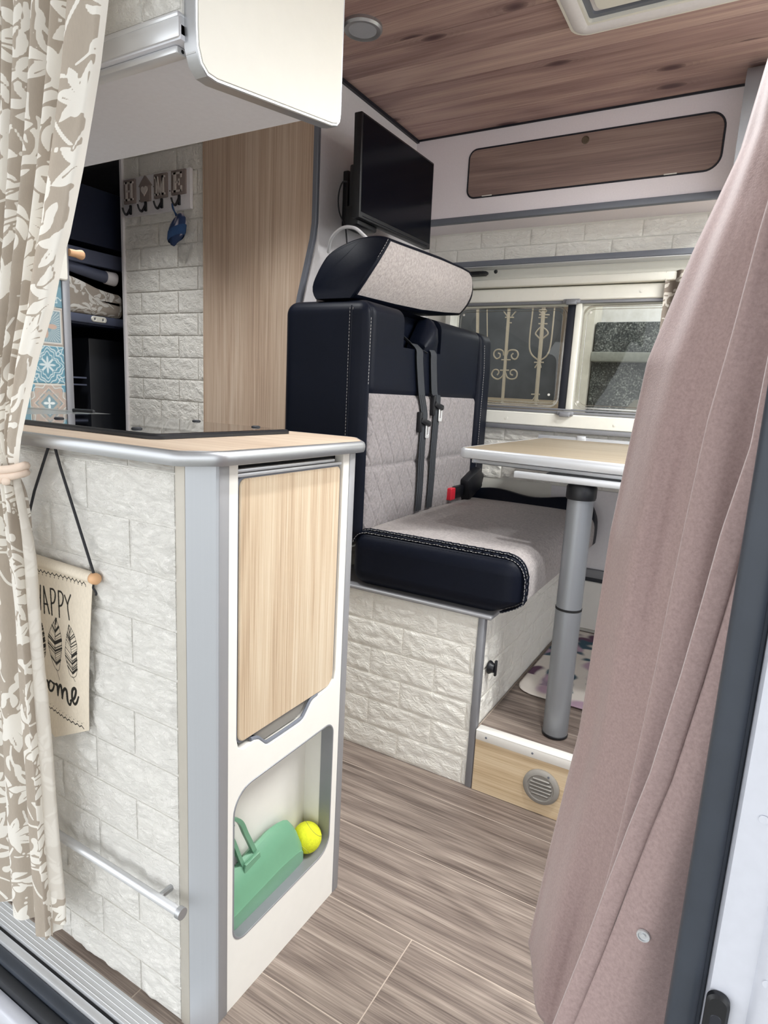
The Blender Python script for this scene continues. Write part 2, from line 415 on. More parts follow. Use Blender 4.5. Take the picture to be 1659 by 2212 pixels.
def catmull(P, m):
    """resample control points (array k x d) to m points, arc-length spaced"""
    P = np.asarray(P, float); k = len(P); Q = np.vstack([2 * P[0] - P[1], P, 2 * P[-1] - P[-2]]); out = []
    for i in range(1, k):
        p0, p1, p2, p3 = Q[i - 1:i + 3]
        for t in np.linspace(0, 1, 24, endpoint=(i == k - 1)):
            out.append(.5 * ((2 * p1) + (p2 - p0) * t + (2 * p0 - 5 * p1 + 4 * p2 - p3) * t * t + (3 * p1 - p0 - 3 * p2 + p3) * t ** 3))
    out = np.array(out); d = np.r_[0, np.cumsum(np.linalg.norm(np.diff(out, axis=0), axis=1))]
    u = np.linspace(0, d[-1], m); return np.stack([np.interp(u, d, out[:, j]) for j in range(out.shape[1])], 1)

def roundbox(xs, ys, zs, r, crown=None):
    """surface grid of a rounded box; xs/ys/zs are sorted grid coordinates. returns verts, faces"""
    lo = Vector((xs[0], ys[0], zs[0])); hi = Vector((xs[-1], ys[-1], zs[-1])); idx = {}; v = []; f = []
    def vid(i, j, k):
        if (i, j, k) not in idx:
            p = Vector((xs[i], ys[j], zs[k])); q = Vector([min(max(p[a], lo[a] + r), hi[a] - r) for a in range(3)]); d = p - q
            if d.length > 0: p = q + d.normalized() * min(r, d.length) if sum(abs(c) > 1e-9 for c in d) > 1 else p
            if crown: p = Vector(crown(p))
            idx[(i, j, k)] = len(v); v.append(tuple(p))
        return idx[(i, j, k)]
    nx, ny, nz = len(xs) - 1, len(ys) - 1, len(zs) - 1
    for i in range(nx):
        for j in range(ny): f += [(vid(i, j, 0), vid(i, j + 1, 0), vid(i + 1, j + 1, 0), vid(i + 1, j, 0)), (vid(i, j, nz), vid(i + 1, j, nz), vid(i + 1, j + 1, nz), vid(i, j + 1, nz))]
    for i in range(nx):
        for k in range(nz): f += [(vid(i, 0, k), vid(i + 1, 0, k), vid(i + 1, 0, k + 1), vid(i, 0, k + 1)), (vid(i, ny, k), vid(i, ny, k + 1), vid(i + 1, ny, k + 1), vid(i + 1, ny, k))]
    for j in range(ny):
        for k in range(nz): f += [(vid(0, j, k), vid(0, j, k + 1), vid(0, j + 1, k + 1), vid(0, j + 1, k)), (vid(nx, j, k), vid(nx, j + 1, k), vid(nx, j + 1, k + 1), vid(nx, j, k + 1))]
    return v, f
def submesh(v, f, test):
    keep = [q for q in f if test(sum((Vector(v[i]) for i in q), Vector()) / len(q))]
    ids = sorted({i for q in keep for i in q}); m = {a: b for b, a in enumerate(ids)}
    return B().add([v[i] for i in ids], [[m[i] for i in q] for q in keep])
def axis(lo, hi, step, extra=(), r=0):
    n = max(2, int(round((hi - lo) / step))); s = set(round(lerp(lo, hi, i / n), 5) for i in range(n + 1)) | set(round(e, 5) for e in extra)
    if r:
        for t in (.08, .25, .45, .7, 1): s.add(round(lo + r * t, 5)); s.add(round(hi - r * t, 5))
    s = sorted(s); o = [s[0]]
    for x in s[1:]:
        if x - o[-1] > .0009 or x in [round(e, 5) for e in extra]: o.append(x)
    return o

# ------------------------------------------------------------------ flat prints drawn as numbers (ink amount per point of the cloth)
class Raster:
    def __init__(s, w, h, ppm, wrap=True): s.a = np.zeros((h, w), np.float32); s.ppm = ppm; s.wrap = wrap
    def disc(s, x, y, r, val=1.0):
        h, w = s.a.shape; cx, cy, rr = x * s.ppm, y * s.ppm, max(r * s.ppm, .6)
        x0, x1, y0, y1 = int(cx - rr - 2), int(cx + rr + 3), int(cy - rr - 2), int(cy + rr + 3)
        X, Y = np.meshgrid(np.arange(x0, x1), np.arange(y0, y1))
        m = np.clip(rr + .5 - np.hypot(X - cx, Y - cy), 0, 1)
        if s.wrap: X %= w; Y %= h
        else:
            k = (X >= 0) & (X < w) & (Y >= 0) & (Y < h); X, Y, m = X[k], Y[k], m[k]
        cur = s.a[Y, X]; s.a[Y, X] = np.maximum(cur, m) if val > 0 else np.minimum(cur, 1 - m)
    def stroke(s, pts, r0, r1=None, val=1.0, mid=None):
        P = catmull(pts, 90 if len(pts) < 10 else 900) if len(pts) > 2 else np.array([[lerp(pts[0][0], pts[1][0], t), lerp(pts[0][1], pts[1][1], t)] for t in np.linspace(0, 1, 60)])
        L = float(np.linalg.norm(np.diff(P, axis=0), axis=1).sum()); n = max(4, int(L * s.ppm / 1.2)); P = P[np.linspace(0, len(P) - 1, n).astype(int)]
        for i, p in enumerate(P):
            t = i / (n - 1); r = lerp(r0, r0 if r1 is None else r1, t)
            if mid is not None: r = r + (mid - r) * math.sin(math.pi * t)
            s.disc(p[0], p[1], r, val)
    def leaf(s, x, y, ang, L, wd, curve=0., val=1.0):
        P = []
        for t in (0, .33, .66, 1):
            a = ang + curve * t; P.append((x + math.cos(a) * L * t, y + math.sin(a) * L * t))
        s.stroke(P, .0008, .0006, val, mid=wd)
    def spiral(s, x, y, ang, R, turns, r0, r1, sgn=1):
        P = [(x + R * (1 - t) * math.cos(ang + sgn * t * turns * 6.283), y + R * (1 - t) * math.sin(ang + sgn * t * turns * 6.283)) for t in np.linspace(0, .86, 16)]
        s.stroke(P, r0, r1); s.disc(P[-1][0], P[-1][1], r1 * 1.5)
    def poly(s, pts, val=1.0):
        P = np.array(pts) * s.ppm; h, w = s.a.shape; x0, y0 = np.floor(P.min(0)).astype(int) - 1; x1, y1 = np.ceil(P.max(0)).astype(int) + 2
        X, Y = np.meshgrid(np.arange(x0, x1), np.arange(y0, y1)); ins = np.zeros(X.shape, bool); n = len(P)
        for i in range(n):
            (xa, ya), (xb, yb) = P[i], P[(i + 1) % n]
            if ya == yb: continue
            c = ((ya > Y) != (yb > Y)) & (X < (xb - xa) * (Y - ya) / (yb - ya) + xa); ins ^= c
        if s.wrap: X %= w; Y %= h; k = ins
        else: k = ins & (X >= 0) & (X < w) & (Y >= 0) & (Y < h)
        s.a[Y[k], X[k]] = val
    def sample(s, u, v):
        h, w = s.a.shape; x = np.asarray(u) * s.ppm; y = np.asarray(v) * s.ppm; x0 = np.floor(x).astype(int); y0 = np.floor(y).astype(int); fx = x - x0; fy = y - y0
        g = (lambda a, b: s.a[b % h, a % w]) if s.wrap else (lambda a, b: s.a[np.clip(b, 0, h - 1), np.clip(a, 0, w - 1)])
        return (g(x0, y0) * (1 - fx) + g(x0 + 1, y0) * fx) * (1 - fy) + (g(x0, y0 + 1) * (1 - fx) + g(x0 + 1, y0 + 1) * fx) * fy

def floral_raster():
    W_, H_, PPM = .38, .52, 2000          # repeat of the print
    main = np.zeros((1040, 760), np.float32); rng = random.Random(11)
    def box(a, r):
        for ax in (0, 1): a = sum(np.roll(a, k, ax) for k in range(-r, r + 1)) / (2 * r + 1)
        return a
    def flush(R):
        nonlocal main
        dil = np.clip(box(R.a, 4) * 14, 0, 1); main = np.maximum(main * (1 - dil), R.a)
    def tulip(R, x, y, a, k):
        for da, L, wd, cu in ((-.95, .046, .0085, -.5), (-.42, .060, .0105, -.25), (.02, .064, .0115, 0), (.46, .060, .0105, .25), (.98, .046, .0085, .5)): R.leaf(x, y, a + da, L * k, wd * k, cu)
        for da in (-.66, -.2, .24, .7): R.stroke([(x + math.cos(a + da) * t * k, y + math.sin(a + da) * t * k) for t in (.016, .030, .044)], .0004 * k, .0013 * k, -1)
        R.disc(x - math.cos(a) * .004 * k, y - math.sin(a) * .004 * k, .0085 * k)
        for q in (-1, 1): R.leaf(x, y, a + q * 2.1, .026 * k, .006 * k, -q * .7)
        for n_ in range(3): R.disc(x + math.cos(a + 1.42) * (.040 + .011 * n_) * k, y + math.sin(a + 1.42) * (.040 + .011 * n_) * k, (.0038 - .0006 * n_) * k)
        R.stroke([(x, y), (x - math.cos(a + .3) * .03 * k, y - math.sin(a + .3) * .03 * k), (x - math.cos(a + .75) * .062 * k, y - math.sin(a + .75) * .062 * k)], .0030 * k, .0015 * k)
    def scroll(R, x, y, a, k, sg):
        P = [(x, y)]
        for t in range(1, 8):
            a2 = a + sg * (.16 * t + .045 * t * t); st = .026 * k * (1 - .07 * t); P.append((P[-1][0] + math.cos(a2) * st, P[-1][1] + math.sin(a2) * st))
        R.stroke(P, .0018 * k, .0048 * k); R.disc(P[-1][0], P[-1][1], .0066 * k)
        for n_, (ia, off, L) in enumerate(((1, -1, .040), (2, 1, .030), (3, -1, .046), (4, -1, .040), (5, -1, .032))):
            b = a + sg * (.16 * ia + .045 * ia * ia); R.leaf(P[ia][0], P[ia][1], b + off * sg * .85, L * k, (.0056 + .0016 * (n_ % 2)) * k, -off * sg * .9)
    def sprig(R, x, y, a, k):
        Q = [(x + math.cos(a + .5 * t) * .088 * k * t, y + math.sin(a + .5 * t) * .088 * k * t) for t in (0, .33, .66, 1)]
        R.stroke(Q, .0021 * k, .0012 * k)
        for t in (.25, .55, .85):
            px, py = x + math.cos(a + .5 * t) * .088 * k * t, y + math.sin(a + .5 * t) * .088 * k * t
            for q in (-1, 1): R.leaf(px, py, a + .6 * t + q * .85, .030 * k, .0068 * k, -q * .35)
        R.leaf(Q[-1][0], Q[-1][1], a + .6, .032 * k, .0075 * k)
    for i in range(3):
        R = Raster(760, 1040, PPM); x, a = (i + .3) * W_ / 3, 1.35 + .3 * (i % 2); P = [(x, i * .13)]
        for t in range(14): P.append((P[-1][0] + math.cos(a + math.sin(t * .8 + i) * .75) * .04, P[-1][1] + math.sin(a + math.sin(t * .8 + i) * .75) * .04))
        R.stroke(P, .0016, .0026); flush(R)
    kinds = [scroll, tulip, scroll, sprig, scroll, tulip, sprig]; n_ = 0
    for j in range(7):
        for i in range(5):
            x = (i + .5 * (j % 2) + rng.uniform(-.12, .12)) * W_ / 5; y = (j + rng.uniform(-.12, .12)) * H_ / 7; a = n_ * 2.4 + rng.uniform(-.4, .4); q = kinds[n_ % 7]; n_ += 1
            R = Raster(760, 1040, PPM); k = rng.uniform(.82, 1.0)
            q(R, x, y, a, k, 1 if n_ % 2 else -1) if q is scroll else q(R, x, y, a, k)
            flush(R)
    for i in range(18):                   # fill the bare patches
        d = box(box(main, 34), 30); yy, xx = np.unravel_index(np.argmin(d), d.shape); R = Raster(760, 1040, PPM); a = i * 2.4
        if i % 3 == 0: tulip(R, xx / PPM, yy / PPM, a, .72)
        elif i % 3 == 1: scroll(R, xx / PPM - math.cos(a) * .03, yy / PPM - math.sin(a) * .03, a, .72, 1 if i % 2 else -1)
        else: sprig(R, xx / PPM - math.cos(a) * .03, yy / PPM - math.sin(a) * .03, a, .8)
        flush(R)
    out = Raster(760, 1040, PPM); out.a = main; return out
FLORAL = floral_raster()
def blur(R, r):
    for ax in (0, 1):
        a = R.a; R.a = sum(np.roll(a, k, ax) for k in range(-r, r + 1)) / (2 * r + 1)
    for ax in (0, 1):
        a = R.a; R.a = sum(np.roll(a, k, ax) for k in range(-r, r + 1)) / (2 * r + 1)
blur(FLORAL, 1)

def cloth(rows, name, mat, parent, attrs=None, thick=0., angle=180):
    """rows: array (nz, nu, 3) of world points -> smooth sheet"""
    nz, nu, _ = rows.shape; V = rows.reshape(-1, 3)
    i = np.arange(nz - 1)[:, None] * nu + np.arange(nu - 1)[None, :]
    F = np.stack([i, i + 1, i + nu + 1, i + nu], -1).reshape(-1, 4)
    b = B(); b.v = V.tolist(); b.f = F.tolist()
    o = b.obj(name, mat, parent, angle=None, attrs=attrs)
    o.data.polygons.foreach_set('use_smooth', [True] * len(o.data.polygons))
    if thick:
        md = o.modifiers.new('thickness', 'SOLIDIFY'); md.thickness = thick; md.offset = 0
    return o

# ------------------------------------------------------------------ embossed foam bricks
BL, BH = .189, .0747
BRICKS = {}
def brick_mesh(k, length, mat):
    key = (k, length, mat.name)
    if key in BRICKS: return BRICKS[key]
    L, H = length - .0042, BH - .0042; nx, nz = (30 if length > .1 else 18), 13; v = []; f = []
    edge = .0065
    gx = sorted({0, .0015, .003, edge, L - edge, L - .003, L - .0015, L} | {round(lerp(edge, L - edge, i / nx), 5) for i in range(nx + 1)})
    gz = sorted({0, .0015, .003, edge, H - edge, H - .003, H - .0015, H} | {round(lerp(edge, H - edge, i / nz), 5) for i in range(nz + 1)})
    for z in gz:
        for x in gx:
            m = min(x, L - x, z, H - z); e = min(1, m / edge); e = e * e * (3 - 2 * e)
            p = Vector((x * 22 + k * 11.3, z * 34 + x * 9, k * 5.1))
            h = noise.turbulence(p * .8, 3, False) * .0020 + abs(noise.noise(p * 1.1 + Vector((3, 1, 7)))) * .0062 - .0016
            h += noise.noise(Vector((x * 90, z * 120, k * 3.0))) * .0006
            v.append((x - L / 2, -(.0008 + .0020 * e + h * e), z - H / 2))
    n = len(gx)
    for j in range(len(gz) - 1):
        for i in range(n - 1): f.append((j * n + i, j * n + i + 1, (j + 1) * n + i + 1, (j + 1) * n + i))
    # skirt back to the panel
    rim = [i for i in range(n)] + [j * n + n - 1 for j in range(1, len(gz))] + [(len(gz) - 1) * n + i for i in range(n - 2, -1, -1)] + [j * n for j in range(len(gz) - 2, 0, -1)]
    o = len(v); v += [(v[i][0], .0008, v[i][2]) for i in rim]; c = len(rim)
    for i in range(c): f.append((rim[(i + 1) % c], rim[i], o + i, o + (i + 1) % c))
    me = bpy.data.meshes.new('brick'); me.from_pydata(v, [], f); me.update()
    me.polygons.foreach_set('use_smooth', [True] * len(f)); me.set_sharp_from_angle(angle=math.radians(60)); me.materials.append(mat)
    BRICKS[key] = me; return me

def bricks(parent, plane, off, a0, a1, z0, z1, zj, aj, mat, seed=0, depth=1.0):
    """courses of bricks on a wall. plane 'y': a is world x, faces -y at y=off; 'x': a is world y, faces +x at x=off. zj: a bed-joint height, aj: a joint position of course 0 (the course just above zj)"""
    rng = random.Random(seed); r0 = math.floor((z0 - zj) / BH + 1e-6); r1 = math.ceil((z1 - zj) / BH - 1e-6)
    for r in range(r0, r1):
        b0, b1 = max(z0, zj + r * BH), min(z1, zj + (r + 1) * BH)
        if b1 - b0 < .006: continue
        s = aj + (BL / 2 if r % 2 else 0); i0 = math.floor((a0 - s) / BL); i1 = math.ceil((a1 - s) / BL)
        for i in range(i0, i1):
            c0, c1 = max(a0, s + i * BL), min(a1, s + (i + 1) * BL)
            if c1 - c0 < .006: continue
            full = c1 - c0 > BL * .62
            me = brick_mesh(rng.randint(0, 6), BL if full else BL / 2, mat)
            o = bpy.data.objects.new('brick', me); COL.objects.link(o)
            ca, cz = (c0 + c1) / 2, (b0 + b1) / 2
            o.scale = ((c1 - c0) / (BL if full else BL / 2), depth, (b1 - b0) / BH)
            if plane == 'y': p = (ca, off, cz)
            else: p = (off, ca, cz); o.rotation_euler = (0, 0, math.radians(90))
            o.parent = parent; o.location = Vector(p) - Vector(ORIG[parent.name])

# ================================================================== THE SETTING
def sbox(name, mat, *a, bev=0., parent=None, label=None, rot=None):
    o = B().box(*a, bev=bev, rot=rot).obj(name, mat, parent)
    return struct(o, label) if parent is None else o

# ---- floor: vinyl planks on a pale underlay, running along the van
floor = sbox('floor', M['joint'], -3.3, .95, .556, 2.31, -.03, .0003, label='grey-brown oak plank floor of the camper van')
PW = .2025
def planks(parent, mat, x0, x1, y0, y1, ztop, th, seam_y, width, joints, gap=.0022, face=1, name='plank'):
    k0 = math.floor((y0 - seam_y) / width + 1e-6); k1 = math.ceil((y1 - seam_y) / width - 1e-6)
    for k in range(k0, k1):
        a, b = max(y0, seam_y + k * width), min(y1, seam_y + (k + 1) * width)
        if b - a < .01: continue
        cuts = [x0] + [j for j in sorted(joints(k)) if x0 + .03 < j < x1 - .03] + [x1]
        for c, d in zip(cuts, cuts[1:]):
            zz = (ztop - th, ztop) if face > 0 else (ztop, ztop + th)
            B().box(c + gap / 2, d - gap / 2, a + gap / 2, b - gap / 2, zz[0], zz[1], bev=.0006, seg=1).obj(name, mat, parent)
_fj = {0: [-2.6, -1.35, .62], -1: [-2.1, -.412, .8], 1: [-1.9, -.95, .25], 2: [-2.3, -1.2, .02], 3: [-2.6, -1.5], -2: [-1.6, -.75, .3]}
planks(floor, M['plank'], -3.2, .95, .556, 1.62, .001, .0022, .7075 + PW, PW, lambda k: _fj.get(k, [-1.8, -.6, .4]))

# ---- raised dinette platform with wooden riser
plat = sbox('trim_1', M['joint'], -.50, .95, 1.405, 2.31, .0, .1682, label='raised dinette platform behind the step')
planks(plat, M['plank'], -.497, .95, 1.407, 2.30, .169, .0024, 1.522, .2025, lambda k: {0: [.35], 1: [-.12], -1: [.1], 2: [.3]}.get(k, [.2]))
riser = B().plate([(-.494, .002), (.95, .002), (.95, .146), (-.494, .146)], 'y', 1.400, .005).obj('riser_board', M['oak_x'], plat)
nos = B().box(-.494, .95, 1.396, 1.404, .1455, .1705, bev=.002).box(-.494, .95, 1.396, 1.428, .1690, .1715, bev=.001).obj('step_nosing', M['white'], plat)
for sx in (-.466, -.346, -.226, -.1):
    B().lathe([(.0028, -.0012), (.0028, 0), (.0012, .0004), (0, .0002)][:2] + [(0, -.0014)], (sx, 1.396, .158), 'y', 10).obj('screw', M['grey_trim'], nos)

# ---- ceiling: knotty pine boards along the van
ceiling = sbox('ceiling', M['pine'], -1.17, .95, .50, 2.16, 1.9065, 1.93, label='knotty pine boarded ceiling')
planks(ceiling, M['pine'], -1.17, .95, .52, 2.15, 1.900, .006, 1.917, .118, lambda k: [], gap=.0018, face=-1)
sbox('trim_2', M['gasket'], -1.172, -1.160, .52, 2.152, 1.890, 1.9005, label='dark joint strip between pine ceiling and white bulkhead')
sbox('trim_3', M['gasket'], -1.17, -.13, 2.145, 2.152, 1.8945, 1.9005, label='dark joint strip between pine ceiling and locker front')
sbox('roof', M['paint'], -3.4, 1.0, .40, 2.42, 1.935, 1.96, label='van roof skin')
sbox('ceiling_rear', M['bulkhead'], -3.3, -1.17, .50, 2.31, 1.90, 1.93, label='rear ceiling lining')

# ---- far side wall with the window opening
wf = B()
wf.box(-1.17, .95, 2.30, 2.36, .0, .962); wf.box(-1.17, .95, 2.30, 2.36, 1.345, 1.93)
wf.box(-1.17, -1.05, 2.30, 2.36, .962, 1.345); wf.box(.30, .95, 2.30, 2.36, .962, 1.345)
wall_far = struct(wf.obj('wall_far', M['cream'], None), 'far side wall of the van around the sliding window')
bricks(wall_far, 'y', 2.298, -1.17, .4, 1.4945, 1.606, 1.551, -.955, M['foam_soft'], 3, depth=.7)
bricks(wall_far, 'y', 2.298, -1.17, .4, .70, .896, .8507, -.80, M['foam_soft'], 4)
sbox('trim_4', M['grey_trim'], -1.17, .6, 2.235, 2.30, 1.476, 1.4945, bev=.002, label='dark grey rail under the embossed brick strip')
sbox('trim_5', M['alu_pale'], -1.17, .6, 2.238, 2.30, 1.4725, 1.4758, bev=.001, label='thin pale lip below the dark grey rail')
sbox('trim_6', M['cream'], -1.17, .6, 2.255, 2.30, 1.404, 1.432, bev=.006, label='cream ledge above the window frame')
sbox('trim_7', M['grey_edge'], -1.17, .6, 2.268, 2.30, .8965, .913, bev=.002, label='dark grey strip below the window sill')
sbox('trim_8', M['grey_edge'], -.60, .7, 2.275, 2.30, .382, .412, bev=.003, label='grey strip on the lower wall beside the bench')
sbox('trim_9', M['gasket'], -.60, .7, 2.285, 2.30, .366, .381, label='black joint strip above the low white panel')
lp = B().plate(rrect(-.48, .7, .182, .365, .006), 'y', 2.285, .015, bev=.003).obj('trim_10', M['white'], None); struct(lp, 'low white panel above the platform')
sbox('trim_11', M['bulkhead'], -.6, .7, 2.29, 2.30, .413, .70, label='grey beige lower wall lining')

# ---- window_1: cream frame, two sliding acrylic panes, dark centre seal
win = thing('window_1', 'sliding window with two acrylic panes over the dinette', 'window', (-.6, 2.28, .95)); win['kind'] = 'structure'
fr = B().plate(rrect(-1.07, .32, .914, 1.400, .012), 'y', 2.272, .03, holes=[rrect(-1.045, .29, .961, 1.3535, .012)], bev=.003).obj('window_frame', M['cream'], win)
for sx, sz in ((-1.0, 1.378), (-.865, 1.377), (-.655, 1.376), (-.365, 1.376), (-.93, .935), (-.79, .936), (-.60, .935), (-.40, .935)):
    B().lathe([(.0048, -.0016), (.0048, 0), (.0, .0002)], (sx, 2.272, sz), 'y', 12).obj('screw_cap', M['cream'], fr)
B().box(-1.045, .29, 2.276, 2.296, .962, .972, bev=.002).box(-1.045, .29, 2.280, 2.296, .974, .981, bev=.002).obj('lower_track', M['grey_edge'], win)
B().box(-1.045, .29, 2.276, 2.296, 1.343, 1.3535, bev=.002).obj('upper_track', M['grey_edge'], win)
B().box(-.6045, -.577, 2.284, 2.312, .980, 1.345, bev=.002).obj('centre_seal', M['gasket'], win)
B().box(-.5765, -.556, 2.280, 2.312, .978, 1.345, bev=.002).obj('pane_frame', M['cream'], win)
def pane(x0, x1, z0, z1, y, r=.032):
    p = B().plate(rrect(x0, x1, z0, z1, r), 'y', y, .003, bev=.001).obj('pane', M['acrylic'], win)
    o = rrect(x0 + .004, x1 - .004, z0 + .004, z1 - .004, r)
    B().tube([(a, y - .004, b) for a, b in o], .0036, 6, closed=True).obj('pane_rim', M['acrylic_rim'], p)
    o = rrect(x0 + .016, x1 - .016, z0 + .014, z1 - .014, r * .8)
    B().tube([(a, y - .003, b) for a, b in o], .0016, 5, closed=True).obj('pane_rim', M['acrylic_rim'], p)
    for cx, cz in ((x0 + .026, z1 - .024), (x1 - .04, z0 + .045), (x0 + .014, z0 + .024)):
        B().lathe([(.0045, 0), (.0045, -.002), (0, -.0026)], (cx, y - .001, cz), 'y', 10).obj('fixing_dot', M['white'], p)
pane(-1.03, -.606, .983, 1.338, 2.300); pane(-.552, -.05, .983, 1.338, 2.294)
for lx, lz in ((-.589, 1.349), (-.573, .965)):
    B().box(lx - .030, lx + .030, 2.262, 2.276, lz - .008, lz + .008, bev=.005).box(lx - .019, lx + .019, 2.256, 2.270, lz - .0125, lz + .004, bev=.004).obj('latch', M['grey_edge'], win)

# ---- white bulkhead behind the seat, oak and brick fronted washroom
sbox('wall_bulkhead', M['bulkhead'], -1.25, -1.17, 1.574, 2.31, 0, 1.93, label='white bulkhead behind the bench and television')
bath = sbox('wall_bathroom', M['foam_soft'], -2.03, -1.25, 1.572, 2.31, 0, 1.90, label='washroom wall with embossed bricks and an oak panel')
bricks(bath, 'y', 1.570, -2.028, -1.628, .70, 1.90, 1.3881, -1.944, M['foam_soft'], 5, depth=.6)
cont = [(-1.170, 1.90), (-1.170, 1.483), (-1.176, 1.44), (-1.218, 1.278), (-1.231, 1.21), (-1.234, 1.1), (-1.234, 0.0)]
B().plate([(-1.625, 0)] + [(-1.625, 1.90)] + cont, 'y', 1.562, .01, bev=.001).obj('oak_panel', M['oak_bath'], bath)
B().plate(cont + [(a - .017, b) for a, b in reversed(cont)], 'y', 1.5605, .012, bev=.002).obj('edge_strip', M['grey_trim'], bath)
B().box(-2.034, -2.024, 1.560, 1.60, 0, 1.90).obj('edge_strip', M['bulkhead'], bath)
B().box(-1.6275, -1.6245, 1.5605, 1.572, 0, 1.90).obj('joint_strip', M['oak_bath'], bath)
sbox('wall_rear', M['navy'], -3.34, -3.30, .40, 2.36, 0, 1.93, label='dark rear end of the van')  # dark navy puts the shade of the rear into the wall colour
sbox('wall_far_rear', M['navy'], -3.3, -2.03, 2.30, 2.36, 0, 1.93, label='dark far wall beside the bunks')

# ---- sliding door side: outer wall, lintel, pillar, seal, threshold
sbox('wall_door_rear', M['paint'], -3.4, -1.32, .40, .46, -.40, 1.96, label='silver van side behind the sliding door')
sbox('wall_door_lintel', M['paint'], -1.32, .95, .42, .50, 1.86, 1.96, label='silver lintel above the sliding door')
pil = struct(B().box(.0315, .95, .478, .585, -.40, 1.95, bev=.006).obj('wall_door_front', M['paint'], None), 'pale silver door pillar beside the pink curtain')
pr = [(.058, .480), (.060, .474), (.072, .466), (.10, .462), (.30, .460), (.30, .480)]
B().loft([[(x, y, -.38) for x, y in pr], [(x, y, 1.9) for x, y in pr]]).obj('pressed_ridge', M['paint'], pil, angle=60)
B().plate(rrect(.0316, .0475, .40, .5715, .0078), 'y', .4715, .006, bev=.002).obj('catch_plate', M['black'], pil)
B().plate(rrect(.0352, .0440, .415, .556, .0042), 'y', .4710, .003, bev=.001).obj('catch_slot', M['gasket'], pil)
for px_, pz in ((.047, .72), (.066, .60)):
    B().lathe([(.0032, 0), (.0032, -.0004), (0, -.0006)], (px_, .4775 if px_ < .05 else .4705, pz), 'y', 12).obj('paint_dimple', M['paint'], pil)
sl = B().box(.0075, .0285, .486, .530, -.05, 1.92, bev=.007, seg=3).box(.018, .0315, .492, .54, -.05, 1.92, bev=.004)
struct(sl.obj('trim_12', M['seal'], None), 'dark rubber door seal along the pillar')
def strip(n, name, mat, y0, y1, z0, z1, label, bev=.001): return sbox(name, mat, -1.32, .0, y0, y1, z0, z1, bev=bev, label=label)
th = strip(0, 'trim_13', M['alu_pale'], .5215, .5555, -.03, .0015, 'ribbed aluminium threshold strip')
for k in range(4):
    B().box(-1.32, .0, .5262 + k * .0075, .5282 + k * .0075, .0012, .0020, bev=.0006, seg=1).obj('rib', M['alu_pale'], th)
strip(0, 'trim_14', M['gap'], .5165, .5215, -.03, -.006, 'black groove beside the threshold strip')
strip(0, 'trim_15', M['alu_pale'], .5035, .5165, -.03, -.004, 'smooth pale threshold plate', .002)
strip(0, 'trim_16', M['seal'], .4845, .5035, -.05, -.010, 'grey rubber lip of the doorway', .004)
strip(0, 'trim_17', M['rubber'], .466, .4845, -.05, -.016, 'black rubber lip of the doorway', .005)
strip(0, 'trim_18', M['paint'], .441, .466, -.07, -.028, 'silver painted door sill', .006)
aw = sbox('shade_awning', M['bulkhead'], -2.2, 1.6, -2.05, .40, 1.985, 2.01, label='added awning that shades the sliding door side')  # unseen awning added to cut the sky light on the doorway
gr = sbox('ground', M['asphalt'], -9, 9, -9, 9, -.52, -.50, label='asphalt outside the van')

sbox('wall_front_header', M['bulkhead'], .95, .98, .58, 2.31, 1.60, 1.93, label='added header that narrows the light from the cab opening')  # unseen cab front, added to cut light through the cab opening
sbox('wall_front_dash', M['grey_trim'], .95, .98, .58, 2.31, 0, .80, label='added dark lower front that narrows the light from the cab opening')
